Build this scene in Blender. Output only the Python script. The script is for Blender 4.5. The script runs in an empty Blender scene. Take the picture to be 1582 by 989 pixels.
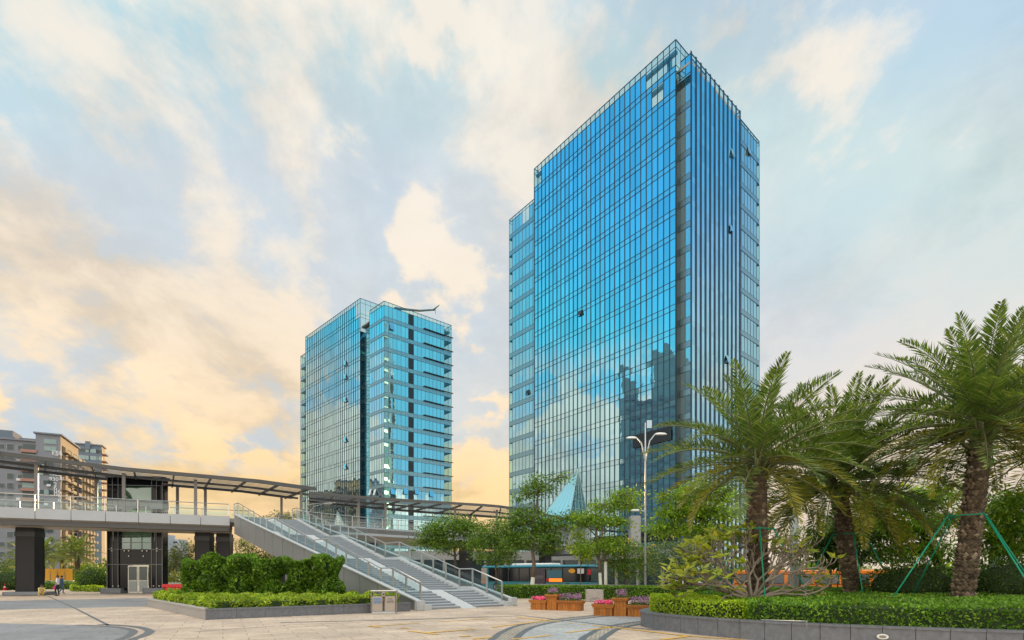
import bpy, bmesh, math, random
import numpy as np
from mathutils import Vector, Matrix

R = math.radians
S = bpy.context.scene
COL = S.collection

# ------------------------------------------------------------------ camera
F, CX, HY, CH = 840.0, 791.0, 890.0, 1.65          # focal length, centre and eye level of the view
cd = bpy.data.cameras.new('camera')
cam = bpy.data.objects.new('camera', cd); COL.objects.link(cam)
cam.location = (0, 0, CH); cam.rotation_euler = (R(90), 0, 0)
cd.sensor_width = 36.0; cd.lens = 36.0*F/1582.0
cd.shift_y = (HY-494.5)/1582.0
cd.clip_start = 0.1; cd.clip_end = 9000
S.camera = cam

# ------------------------------------------------------------------ sun and sky
SUN_AZ, SUN_EL = math.atan((598-CX)/F), R(7.0)
SUN = Vector((math.sin(SUN_AZ)*math.cos(SUN_EL), math.cos(SUN_AZ)*math.cos(SUN_EL), math.sin(SUN_EL)))
sl = bpy.data.lights.new('sun', 'SUN'); sl.energy = 3.0; sl.angle = R(0.6); sl.color = (1.0, 0.64, 0.30)
so = bpy.data.objects.new('sun', sl); COL.objects.link(so)
so.location = (0, 0, 150); so.rotation_euler = (-SUN).to_track_quat('-Z', 'Y').to_euler()

W = bpy.data.worlds.new("World"); S.world = W; W.use_nodes = True
def build_world():
    nt = W.node_tree; N = nt.nodes; L = nt.links; N.clear()
    out = N.new('ShaderNodeOutputWorld'); bg = N.new('ShaderNodeBackground')
    bg.inputs['Strength'].default_value = 0.15
    L.new(bg.outputs[0], out.inputs['Surface'])
    def m(op, a, b=None, c=None, clamp=False):
        n = N.new('ShaderNodeMath'); n.operation = op; n.use_clamp = clamp
        for i, v in enumerate((a, b, c)):
            if v is None: continue
            if isinstance(v, (int, float)): n.inputs[i].default_value = v
            else: L.new(v, n.inputs[i])
        return n.outputs[0]
    def ramp(x, a, b, lo=0.0, hi=1.0):
        n = N.new('ShaderNodeMapRange'); n.interpolation_type = 'SMOOTHSTEP'
        L.new(x, n.inputs[0])
        for i, v in enumerate((a, b, lo, hi)):
            if isinstance(v, (int, float)): n.inputs[i+1].default_value = v
            else: L.new(v, n.inputs[i+1])
        return n.outputs[0]
    def mix(f, a, b, mode='MIX'):
        n = N.new('ShaderNodeMix'); n.data_type = 'RGBA'; n.blend_type = mode; n.clamp_factor = True
        if isinstance(f, (int, float)): n.inputs[0].default_value = f
        else: L.new(f, n.inputs[0])
        for i, v in ((6, a), (7, b)):
            if isinstance(v, tuple): n.inputs[i].default_value = (*v, 1)
            else: L.new(v, n.inputs[i])
        return n.outputs[2]
    tc = N.new('ShaderNodeTexCoord'); sep = N.new('ShaderNodeSeparateXYZ')
    L.new(tc.outputs['Generated'], sep.inputs[0]); x, y, z = sep.outputs
    sky = N.new('ShaderNodeTexSky'); sky.sky_type = 'NISHITA'; sky.sun_disc = False
    sky.sun_elevation = SUN_EL; sky.sun_rotation = SUN_AZ
    sky.air_density = 1.0; sky.dust_density = 0.6; sky.ozone_density = 2.0
    clear = mix(1.0, sky.outputs[0], (SKYK[0], SKYK[1], SKYK[2]), 'MULTIPLY')
    clear = mix(1.0, clear, (2.0, 2.62, 3.2), 'DARKEN')
    zenith_blue = mix(1.0, clear, SIDEK, 'MULTIPLY')          # the deep blue a quarter turn from the sun
    zc = m('MAXIMUM', z, 0.0)
    hor = m('SQRT', m('ADD', m('MULTIPLY', x, x), m('MULTIPLY', y, y)))
    ca = m('DIVIDE', y, m('MAXIMUM', hor, 1e-4))            # cosine of the bearing from straight ahead
    sa = m('DIVIDE', x, m('MAXIMUM', hor, 1e-4))
    # haze and afterglow low over the horizon, wide round the sun
    ds = m('ADD', m('ADD', m('MULTIPLY', x, SUN.x), m('MULTIPLY', y, SUN.y)), m('MULTIPLY', z, SUN.z))
    # a cloud deck: direction projected on a plane high above
    k = m('DIVIDE', 1.0, m('ADD', zc, 0.34))
    comb = N.new('ShaderNodeCombineXYZ')
    L.new(m('MULTIPLY', x, k), comb.inputs[0]); L.new(m('MULTIPLY', y, k), comb.inputs[1])
    def noise(vec, scale, detail, rough, dist, off):
        mp = N.new('ShaderNodeMapping'); L.new(vec, mp.inputs[0])
        mp.inputs['Location'].default_value = off[:3]; mp.inputs['Scale'].default_value = off[3:]
        n = N.new('ShaderNodeTexNoise'); n.noise_dimensions = '3D'
        L.new(mp.outputs[0], n.inputs['Vector'])
        n.inputs['Scale'].default_value = scale; n.inputs['Detail'].default_value = detail
        n.inputs['Roughness'].default_value = rough; n.inputs['Distortion'].default_value = dist
        return n.outputs[0]
    n1 = noise(comb.outputs[0], 1.35, 9, 0.56, 0.12, (17.5, 2.2, 0.0, 1.0, 0.80, 1.0))
    n2 = noise(comb.outputs[0], 4.2, 9, 0.60, 0.2, (7.7, 2.4, 3.0, 1.0, 0.8, 1.0))
    cov_l = ramp(sa, -0.05, -0.55, 0.0, 0.05)                # the sky is fuller to the left
    back = ramp(ca, 0.10, -0.45)
    quarter = ramp(m('ABSOLUTE', sa), 0.72, 0.93)
    rf = m('MULTIPLY', ramp(sa, 0.2, 0.6), ramp(ca, -0.05, 0.15))     # ahead to the right the haze stands higher
    rb = m('MULTIPLY', ramp(sa, 0.5, 0.85), ramp(ca, -0.05, -0.28))
    hi_side = m('MULTIPLY', ramp(m('ADD', m('SUBTRACT', z, m('MULTIPLY', rf, 0.24)), m('MULTIPLY', rb, 0.21)), 0.20, 0.46), quarter)
    side = m('MULTIPLY', hi_side, 0.22)
    clear = mix(hi_side, clear, zenith_blue)
    lowc = ramp(z, 0.30, 0.04, 0.0, 0.20)
    nn = m('ADD', m('MULTIPLY', n1, 0.66), m('MULTIPLY', n2, 0.34))
    nn = m('ADD', m('ADD', m('ADD', nn, cov_l), lowc), m('SUBTRACT', m('MULTIPLY', back, 0.12), side))
    mask = ramp(nn, 0.482, 0.60)
    thick = ramp(nn, 0.52, 0.78)
    # thin veil lit by the sun: cream, warmer towards the sun and the horizon
    warm = m('MULTIPLY', ramp(ds, 0.30, 0.93), ramp(z, 0.66, 0.14))
    warm = m('MINIMUM', m('ADD', warm, ramp(z, 0.55, 0.05, 0.0, 0.55)), 1.0)
    ccol = mix(warm, CLOUD_COOL, CLOUD_WARM)
    ccol = mix(m('MULTIPLY', ramp(z, 0.34, 0.06), ramp(ds, 0.62, 0.97)), ccol, CLOUD_GOLD)
    ccol = mix(m('MULTIPLY', m('MULTIPLY', ramp(z, 0.14, 0.04), ramp(ds, 0.92, 0.995)), 0.8), ccol, (4.3, 2.25, 0.60))
    # ahead to the right the low haze is pinkish
    ccol = mix(m('MULTIPLY', m('MULTIPLY', ramp(sa, 0.0, 0.45), ramp(z, 0.68, 0.20)), m('MULTIPLY', ramp(ca, 0.2, 0.6), 0.7)), ccol, (3.6, 2.88, 2.28))
    lift = m('MULTIPLY', m('MULTIPLY', ramp(sa, -0.05, 0.45), ramp(ca, 0.2, 0.6)), ramp(z, 0.72, 0.25, 0.0, 0.13))
    shade = ramp(n2, 0.36, 0.62, 0.80, 1.10)
    ccol2 = N.new('ShaderNodeVectorMath'); ccol2.operation = 'SCALE'
    L.new(ccol, ccol2.inputs[0]); L.new(shade, ccol2.inputs['Scale'])
    ccol3 = mix(m('MULTIPLY', thick, 0.22), ccol2.outputs[0], CLOUD_GREY)
    # small sunlit puffs with crisper edges
    n3 = noise(comb.outputs[0], 3.0, 9, 0.58, 0.1, (1.3, 5.2, 9.0, 1.0, 0.85, 1.0))
    n4 = noise(comb.outputs[0], 1.1, 2, 0.5, 0.0, (5.3, 2.2, 4.0, 1.0, 1.0, 1.0))
    puff = m('MULTIPLY', ramp(m('ADD', n3, m('MULTIPLY', n4, 0.55)), 0.735, 0.83), m('MULTIPLY', ramp(z, 0.10, 0.20), m('MULTIPLY', ramp(hi_side, 0.9, 0.4), ramp(sa, 0.30, -0.05, 0.3, 1.0))))
    pc = N.new('ShaderNodeVectorMath'); pc.operation = 'SCALE'; pc.inputs['Scale'].default_value = 1.16
    L.new(ccol, pc.inputs[0])
    ccol3 = mix(m('MULTIPLY', puff, 0.8), ccol3, pc.outputs[0])
    mask = m('MAXIMUM', mask, puff)
    # out-of-view clouds behind the viewer and overhead, brightened to add light on the plaza
    sc = N.new('ShaderNodeVectorMath'); sc.operation = 'SCALE'
    L.new(ccol3, sc.inputs[0]); L.new(m('ADD', 1.0, m('ADD', m('MULTIPLY', back, BACK_FILL), ramp(z, 0.72, 0.90, 0.0, ZENITH_FILL))), sc.inputs['Scale'])
    thin = m('MULTIPLY', m('SUBTRACT', 1.0, ramp(hi_side, 0.0, 0.6)), ramp(n1, 0.28, 0.62, VEIL0, VEIL1))
    thin = m('ADD', thin, m('MULTIPLY', lift, 2.2))
    veil = m('MINIMUM', m('MAXIMUM', m('MULTIPLY', mask, 0.94), thin), 0.94)
    veil = m('MAXIMUM', veil, ramp(z, 0.16, 0.02, 0.0, 0.85))
    veil = m('MAXIMUM', veil, ramp(z, 0.72, 0.90, 0.0, 0.8))  # cloud added overhead, above the view, to carry that extra light
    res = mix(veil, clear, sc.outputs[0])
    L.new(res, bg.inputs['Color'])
SKYK = (1.55, 2.0, 2.05); VEIL0, VEIL1 = 0.12, 0.50
CLOUD_COOL = (3.25, 2.98, 2.62); CLOUD_WARM = (3.6, 2.85, 1.98); CLOUD_GOLD = (4.0, 2.6, 0.92); CLOUD_GREY = (2.75, 2.7, 2.6)
BACK_FILL, ZENITH_FILL = 1.2, 1.8; SIDEK = (0.42, 1.12, 1.18)  # first two: added fill from the unseen sky behind and overhead
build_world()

vs = S.view_settings
S.display_settings.display_device = 'sRGB'
vs.view_transform = 'Standard'; vs.look = 'None'; vs.exposure = 0.82; vs.gamma = 1.0; vs.use_curve_mapping = False
S.cycles.max_bounces = 8; S.cycles.transparent_max_bounces = 24
S.cycles.caustics_reflective = False; S.cycles.caustics_refractive = False
S.cycles.sample_clamp_indirect = 6.0

# ------------------------------------------------------------------ helpers
rnd = random.Random(11)
rng = np.random.default_rng(7)
OFF = {}

def XY(px, d): return Vector(((px-CX)/F*d, d))
def hz(py, d): return CH+(HY-py)/F*d               # height of what stands at depth d
def gp(px, py, z=0.0):                              # ground point seen at px, py
    d = F*(CH-z)/(py-HY); return Vector(((px-CX)/F*d, d))
def dirv(vpx):
    v = Vector(((vpx-CX)/F, 1.0)); return v.normalized()
def along(P, u, px):
    k = (px-CX)/F; t = (k*P.y-P.x)/(u.x-k*u.y); return P+u*t
def V3(p, z): return Vector((p[0], p[1], z))

def tag(o, label=None, cat=None, group=None, kind=None):
    if label: o['label'] = label
    if cat: o['category'] = cat
    if group: o['group'] = group
    if kind: o['kind'] = kind
    return o
def thing(name, loc, label=None, cat=None, group=None, rz=0.0):
    o = bpy.data.objects.new(name, None); COL.objects.link(o)
    o.empty_display_size = 0.3
    o.location = loc; o.rotation_euler = (0, 0, rz)
    OFF[o.name] = Vector(loc)
    return tag(o, label, cat, group)
def link_mesh(name, me, parent=None, origin=None, local=False):
    """link a mesh given in world coordinates (or in its parent's, when local)"""
    o = bpy.data.objects.new(name, me); COL.objects.link(o)
    if parent is not None:
        off = OFF[parent.name]
        if not local and off.length > 0: me.transform(Matrix.Translation(-off))
        o.parent = parent; OFF[o.name] = Vector((0, 0, 0)) if local else off
        if local: OFF[o.name] = Vector((0, 0, 0))
    elif origin is not None:
        me.transform(Matrix.Translation(-Vector(origin))); o.location = origin; OFF[o.name] = Vector(origin)
    else: OFF[o.name] = Vector((0, 0, 0))
    return o

class MB:
    def __init__(s): s.v = []; s.f = []; s.mi = []; s.sm = []
    def face(s, pts, mi=0, smooth=False):
        b = len(s.v); s.v.extend([tuple(p) for p in pts]); s.f.append(tuple(range(b, b+len(pts)))); s.mi.append(mi); s.sm.append(smooth)
    def add(s, verts, faces, mi=0, smooth=False):
        b = len(s.v); s.v.extend([tuple(p) for p in verts])
        for f in faces: s.f.append(tuple(b+i for i in f)); s.mi.append(mi); s.sm.append(smooth)
    def box(s, c, size, rz=0.0, mi=0, axes=None, bev=0.0):
        c = Vector(c); hx, hy, hz_ = size[0]/2, size[1]/2, size[2]/2
        if axes is None:
            ax = Vector((math.cos(rz), math.sin(rz), 0)); ay = Vector((-math.sin(rz), math.cos(rz), 0)); az = Vector((0, 0, 1))
        else: ax, ay, az = axes
        if bev <= 0:
            vv = [c+ax*(hx*i)+ay*(hy*j)+az*(hz_*k) for k in (-1, 1) for j in (-1, 1) for i in (-1, 1)]
            s.add(vv, [(0, 2, 3, 1), (4, 5, 7, 6), (0, 1, 5, 4), (2, 6, 7, 3), (0, 4, 6, 2), (1, 3, 7, 5)], mi)
        else:
            b = bev; vv = []; 
            for k, (zz, ins) in enumerate(((-hz_, b), (-hz_+b, 0), (hz_-b, 0), (hz_, b))):
                for (i, j) in ((-1, -1), (1, -1), (1, 1), (-1, 1)):
                    for q in (0, 1):
                        dx = hx-ins; dy = hy-ins
                        # chamfered corner: two points
                        px_ = i*(dx-(b if (q == 0) == (i*j > 0) else 0)); py_ = j*(dy-(b if (q == 1) == (i*j > 0) else 0))
                        vv.append(c+ax*px_+ay*py_+az*zz)
            fs = [tuple(range(7, -1, -1)), tuple(range(24, 32))]
            for k in range(3):
                for i in range(8):
                    fs.append((k*8+i, k*8+(i+1) % 8, k*8+8+(i+1) % 8, k*8+8+i))
            s.add(vv, fs, mi)
    def prism(s, poly, z0, z1, mi=0, top=True, bottom=True, mi_top=None):
        n = len(poly); vv = [V3(p, z0) for p in poly]+[V3(p, z1) for p in poly]
        ar = sum(poly[i][0]*poly[(i+1) % n][1]-poly[(i+1) % n][0]*poly[i][1] for i in range(n))
        idx = list(range(n)) if ar > 0 else list(range(n-1, -1, -1))
        for a in range(n):
            i, j = idx[a], idx[(a+1) % n]; s.add([vv[i], vv[j], vv[j+n], vv[i+n]], [(0, 1, 2, 3)], mi)
        if top: s.add([vv[i+n] for i in idx], [tuple(range(n))], mi if mi_top is None else mi_top)
        if bottom: s.add([vv[i] for i in reversed(idx)], [tuple(range(n))], mi)
    def tube(s, pts, rad, seg=8, mi=0, cap=True, smooth=True):
        pts = [Vector(p) for p in pts]; n = len(pts)
        rads = rad if isinstance(rad, (list, tuple)) else [rad]*n
        base = len(s.v); prev = None
        for i, p in enumerate(pts):
            t = (pts[min(i+1, n-1)]-pts[max(i-1, 0)])
            t = t.normalized() if t.length > 1e-9 else Vector((0, 0, 1))
            if prev is None:
                a = Vector((0, 0, 1)) if abs(t.z) < 0.9 else Vector((1, 0, 0)); u = t.cross(a).normalized()
            else:
                u = (prev-t*prev.dot(t)); u = u.normalized() if u.length > 1e-6 else t.orthogonal().normalized()
            prev = u; w = t.cross(u)
            for k in range(seg):
                a = 2*math.pi*k/seg; s.v.append(tuple(p+(u*math.cos(a)+w*math.sin(a))*rads[i]))
        for i in range(n-1):
            for k in range(seg):
                k2 = (k+1) % seg
                s.f.append((base+i*seg+k, base+i*seg+k2, base+(i+1)*seg+k2, base+(i+1)*seg+k)); s.mi.append(mi); s.sm.append(smooth)
        if cap:
            s.f.append(tuple(base+k for k in range(seg-1, -1, -1))); s.mi.append(mi); s.sm.append(False)
            s.f.append(tuple(base+(n-1)*seg+k for k in range(seg))); s.mi.append(mi); s.sm.append(False)
    def bar(s, a, b, w, h, mi=0, up=(0, 0, 1)):
        a = Vector(a); b = Vector(b); t = (b-a); ln = t.length
        if ln < 1e-6: return
        t /= ln; up = Vector(up)
        if abs(t.dot(up)) > 0.98: up = Vector((1, 0, 0))
        sx = t.cross(up).normalized(); sz = sx.cross(t).normalized()
        s.box((a+b)/2, (w, ln, h), axes=(sx, t, sz), mi=mi)
    def lathe(s, c, prof, seg=16, mi=0, smooth=True):
        c = Vector(c); base = len(s.v); n = len(prof)
        for (r_, z_) in prof:
            for k in range(seg):
                a = 2*math.pi*k/seg; s.v.append((c.x+r_*math.cos(a), c.y+r_*math.sin(a), c.z+z_))
        for i in range(n-1):
            for k in range(seg):
                k2 = (k+1) % seg
                s.f.append((base+i*seg+k, base+i*seg+k2, base+(i+1)*seg+k2, base+(i+1)*seg+k)); s.mi.append(mi); s.sm.append(smooth)
        s.f.append(tuple(base+(n-1)*seg+k for k in range(seg))); s.mi.append(mi); s.sm.append(False)
        s.f.append(tuple(base+k for k in range(seg-1, -1, -1))); s.mi.append(mi); s.sm.append(False)
    def mesh(s, name, mats):
        me = bpy.data.meshes.new(name); me.from_pydata(s.v, [], s.f); me.update()
        for m_ in (mats if isinstance(mats, (list, tuple)) else [mats]): me.materials.append(m_)
        me.polygons.foreach_set('material_index', s.mi); me.polygons.foreach_set('use_smooth', s.sm)
        return me
    def build(s, name, mats, parent=None, origin=None, local=False):
        return link_mesh(name, s.mesh(name, mats), parent, origin, local)

def quads_mesh(name, V, mats, mi=None, n=4):
    """V: (N,n,3) array of separate faces"""
    N = len(V); me = bpy.data.meshes.new(name)
    me.vertices.add(N*n); me.vertices.foreach_set('co', np.ascontiguousarray(V, dtype=np.float32).ravel())
    me.loops.add(N*n); me.loops.foreach_set('vertex_index', np.arange(N*n, dtype=np.int32))
    me.polygons.add(N); me.polygons.foreach_set('loop_start', np.arange(0, N*n, n, dtype=np.int32))
    try: me.polygons.foreach_set('loop_total', np.full(N, n, dtype=np.int32))
    except Exception: pass
    for m_ in (mats if isinstance(mats, (list, tuple)) else [mats]): me.materials.append(m_)
    if mi is not None: me.polygons.foreach_set('material_index', np.asarray(mi, dtype=np.int32))
    me.update(calc_edges=True); me.validate()
    return me

def copy_tree(o, parent=None):
    c = o.copy(); COL.objects.link(c)
    OFF[c.name] = OFF.get(o.name, Vector((0, 0, 0)))
    if parent is not None: c.parent = parent
    for ch in list(o.children): copy_tree(ch, c)
    return c

# ------------------------------------------------------------------ materials
MATS = {}
def mat(name, base, rough=0.6, metal=0.0, var=0.0, vscale=3.0, bump=0.0, bscale=20.0, spec=0.5, coat=0.0, island=0.0, stain=None):
    if name in MATS: return MATS[name]
    m = bpy.data.materials.new(name); m.use_nodes = True; MATS[name] = m
    nt = m.node_tree; N, L = nt.nodes, nt.links; b = N['Principled BSDF']
    b.inputs['Roughness'].default_value = rough; b.inputs['Metallic'].default_value = metal
    b.inputs['Specular IOR Level'].default_value = spec; b.inputs['Coat Weight'].default_value = coat
    b.inputs['Base Color'].default_value = (*base, 1)
    tc = N.new('ShaderNodeTexCoord')
    col = None
    if var > 0:
        n = N.new('ShaderNodeTexNoise'); n.inputs['Scale'].default_value = vscale; n.inputs['Detail'].default_value = 6
        n.inputs['Roughness'].default_value = 0.65
        L.new(tc.outputs['Object'], n.inputs['Vector'])
        cr = N.new('ShaderNodeMapRange'); L.new(n.outputs[0], cr.inputs[0])
        cr.inputs[1].default_value = 0.25; cr.inputs[2].default_value = 0.75
        cr.inputs[3].default_value = 1-var; cr.inputs[4].default_value = 1+var
        vm = N.new('ShaderNodeVectorMath'); vm.operation = 'SCALE'; vm.inputs[0].default_value = base
        L.new(cr.outputs[0], vm.inputs['Scale']); col = vm.outputs[0]
    if island > 0:
        g = N.new('ShaderNodeNewGeometry'); cr = N.new('ShaderNodeMapRange'); L.new(g.outputs['Random Per Island'], cr.inputs[0])
        cr.inputs[3].default_value = 1-island; cr.inputs[4].default_value = 1+island
        vm = N.new('ShaderNodeVectorMath'); vm.operation = 'SCALE'
        if col is not None: L.new(col, vm.inputs[0])
        else: vm.inputs[0].default_value = base
        L.new(cr.outputs[0], vm.inputs['Scale']); col = vm.outputs[0]
    if col is not None: L.new(col, b.inputs['Base Color'])
    if bump > 0:
        n = N.new('ShaderNodeTexNoise'); n.inputs['Scale'].default_value = bscale; n.inputs['Detail'].default_value = 5
        L.new(tc.outputs['Object'], n.inputs['Vector'])
        bp = N.new('ShaderNodeBump'); bp.inputs['Strength'].default_value = bump; bp.inputs['Distance'].default_value = 0.02
        L.new(n.outputs[0], bp.inputs['Height']); L.new(bp.outputs[0], b.inputs['Normal'])
    return m

def leaf_mat(name, c0, c1, c2=None, trans=0.35, rough=0.45, tail=0.0):
    """leaves: each its own tone between c0 and c1, a few of tone c2; light comes through"""
    if name in MATS: return MATS[name]
    m = bpy.data.materials.new(name); m.use_nodes = True; MATS[name] = m
    nt = m.node_tree; N, L = nt.nodes, nt.links; b = N['Principled BSDF']; out = N['Material Output']
    g = N.new('ShaderNodeNewGeometry'); cr = N.new('ShaderNodeValToRGB'); L.new(g.outputs['Random Per Island'], cr.inputs[0])
    e = cr.color_ramp.elements; e[0].color = (*c0, 1); e[1].color = (*c1, 1); e[1].position = 0.86
    if c2 is not None:
        e[1].position = 0.84; x = e.new(0.96); x.color = (*c2, 1)
    tc = N.new('ShaderNodeTexCoord'); n = N.new('ShaderNodeTexNoise'); n.inputs['Scale'].default_value = 0.9; n.inputs['Detail'].default_value = 3
    L.new(tc.outputs['Object'], n.inputs['Vector'])
    mr = N.new('ShaderNodeMapRange'); L.new(n.outputs[0], mr.inputs[0]); mr.inputs[1].default_value = 0.3; mr.inputs[2].default_value = 0.7
    mr.inputs[3].default_value = 0.72; mr.inputs[4].default_value = 1.28
    vm = N.new('ShaderNodeVectorMath'); vm.operation = 'SCALE'; L.new(cr.outputs[0], vm.inputs[0]); L.new(mr.outputs[0], vm.inputs['Scale'])
    L.new(vm.outputs[0], b.inputs['Base Color']); b.inputs['Roughness'].default_value = rough
    b.inputs['Specular IOR Level'].default_value = 0.35
    t = N.new('ShaderNodeBsdfTranslucent'); 
    vt = N.new('ShaderNodeVectorMath'); vt.operation = 'MULTIPLY'; L.new(vm.outputs[0], vt.inputs[0]); vt.inputs[1].default_value = (1.5, 1.45, 0.6)
    L.new(vt.outputs[0], t.inputs['Color'])
    mx = N.new('ShaderNodeMixShader'); mx.inputs[0].default_value = trans
    L.new(b.outputs[0], mx.inputs[1]); L.new(t.outputs[0], mx.inputs[2]); L.new(mx.outputs[0], out.inputs['Surface'])
    return m

def glass_mat(name, tint, trans=0.6, refl=(0.9, 0.95, 1.0), rough=0.0, fmin=0.06, fmax=0.9):
    """thin sheet of glass: tinted see-through plus a reflection that grows at grazing angles"""
    if name in MATS: return MATS[name]
    m = bpy.data.materials.new(name); m.use_nodes = True; MATS[name] = m
    nt = m.node_tree; N, L = nt.nodes, nt.links; N.remove(N['Principled BSDF']); out = N['Material Output']
    tr = N.new('ShaderNodeBsdfTransparent'); tr.inputs[0].default_value = (*[t*trans for t in tint], 1)
    gl = N.new('ShaderNodeBsdfGlossy'); gl.inputs['Color'].default_value = (*refl, 1); gl.inputs['Roughness'].default_value = rough
    lw = N.new('ShaderNodeLayerWeight'); lw.inputs['Blend'].default_value = 0.25
    mr = N.new('ShaderNodeMapRange'); L.new(lw.outputs['Facing'], mr.inputs[0]); mr.inputs[3].default_value = fmin; mr.inputs[4].default_value = fmax
    pw = N.new('ShaderNodeMath'); pw.operation = 'POWER'; L.new(lw.outputs['Facing'], pw.inputs[0]); pw.inputs[1].default_value = 3.0
    L.new(pw.outputs[0], mr.inputs[0])
    mx = N.new('ShaderNodeMixShader'); L.new(mr.outputs[0], mx.inputs[0]); L.new(tr.outputs[0], mx.inputs[1]); L.new(gl.outputs[0], mx.inputs[2])
    L.new(mx.outputs[0], out.inputs['Surface'])
    return m

def tower_glass(name, tint, tint_edge, inner, share=0.86, rough=0.015, island=0.10):
    """coated curtain-wall glass: a coloured mirror over a dark room"""
    if name in MATS: return MATS[name]
    m = bpy.data.materials.new(name); m.use_nodes = True; MATS[name] = m
    nt = m.node_tree; N, L = nt.nodes, nt.links; N.remove(N['Principled BSDF']); out = N['Material Output']
    lw = N.new('ShaderNodeLayerWeight'); lw.inputs['Blend'].default_value = 0.5
    pw = N.new('ShaderNodeMath'); pw.operation = 'POWER'; L.new(lw.outputs['Facing'], pw.inputs[0]); pw.inputs[1].default_value = 2.5
    mixc = N.new('ShaderNodeMix'); mixc.data_type = 'RGBA'; L.new(pw.outputs[0], mixc.inputs[0])
    mixc.inputs[6].default_value = (*tint, 1); mixc.inputs[7].default_value = (*tint_edge, 1)
    g = N.new('ShaderNodeNewGeometry'); mr = N.new('ShaderNodeMapRange'); L.new(g.outputs['Random Per Island'], mr.inputs[0])
    mr.inputs[3].default_value = 1-island; mr.inputs[4].default_value = 1+island
    vm = N.new('ShaderNodeVectorMath'); vm.operation = 'SCALE'; L.new(mixc.outputs[2], vm.inputs[0]); L.new(mr.outputs[0], vm.inputs['Scale'])
    gl = N.new('ShaderNodeBsdfGlossy'); gl.inputs['Roughness'].default_value = rough; L.new(vm.outputs[0], gl.inputs['Color'])
    # slow waviness of the panes
    tc = N.new('ShaderNodeTexCoord'); n = N.new('ShaderNodeTexNoise'); n.inputs['Scale'].default_value = 0.55; n.inputs['Detail'].default_value = 2
    L.new(tc.outputs['Object'], n.inputs['Vector'])
    bp = N.new('ShaderNodeBump'); bp.inputs['Strength'].default_value = 0.25; bp.inputs['Distance'].default_value = 0.02
    L.new(n.outputs[0], bp.inputs['Height']); L.new(bp.outputs[0], gl.inputs['Normal'])
    df = N.new('ShaderNodeBsdfDiffuse'); df.inputs[0].default_value = (*inner, 1)
    mx = N.new('ShaderNodeMixShader'); mx.inputs[0].default_value = share
    L.new(df.outputs[0], mx.inputs[1]); L.new(gl.outputs[0], mx.inputs[2]); L.new(mx.outputs[0], out.inputs['Surface'])
    return m

def struct(name, mb_or_me, mats=None):
    o = mb_or_me.build(name, mats) if isinstance(mb_or_me, MB) else link_mesh(name, mb_or_me)
    o['kind'] = 'structure'; return o

# ------------------------------------------------------------------ glass towers
G_MAIN = tower_glass('curtain glass', (0.55, 0.86, 0.97), (0.80, 0.93, 0.98), (0.02, 0.10, 0.16))
G_BAND = tower_glass('band glass', (0.55, 0.86, 0.95), (0.80, 0.93, 0.98), (0.18, 0.29, 0.33), share=0.62)
G_SPAN = tower_glass('spandrel glass', (0.58, 0.86, 0.95), (0.80, 0.93, 0.97), (0.09, 0.20, 0.26), share=0.80, rough=0.03)
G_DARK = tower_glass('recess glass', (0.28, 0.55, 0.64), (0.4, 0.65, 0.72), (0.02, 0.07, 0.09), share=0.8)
G_CLEAR = glass_mat('see-through glass', (0.72, 0.94, 0.95), 0.92, (0.6, 0.85, 0.95), fmin=0.10, fmax=0.7)
M_FIN = mat('dark anodised aluminium', (0.035, 0.05, 0.07), 0.4, 0.6)
M_TRANS = mat('blue grey transom', (0.08, 0.15, 0.20), 0.4, 0.6)
M_BANDS = mat('grey panel band', (0.24, 0.38, 0.44), 0.3, 0.75, island=0.12)
M_LIGHTBAND = mat('light trim', (0.42, 0.5, 0.53), 0.4, 0.3)
M_SLAB = mat('slab concrete', (0.32, 0.32, 0.31), 0.8, var=0.1)
M_BLACK = mat('black panel', (0.012, 0.016, 0.022), 0.35)

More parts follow.
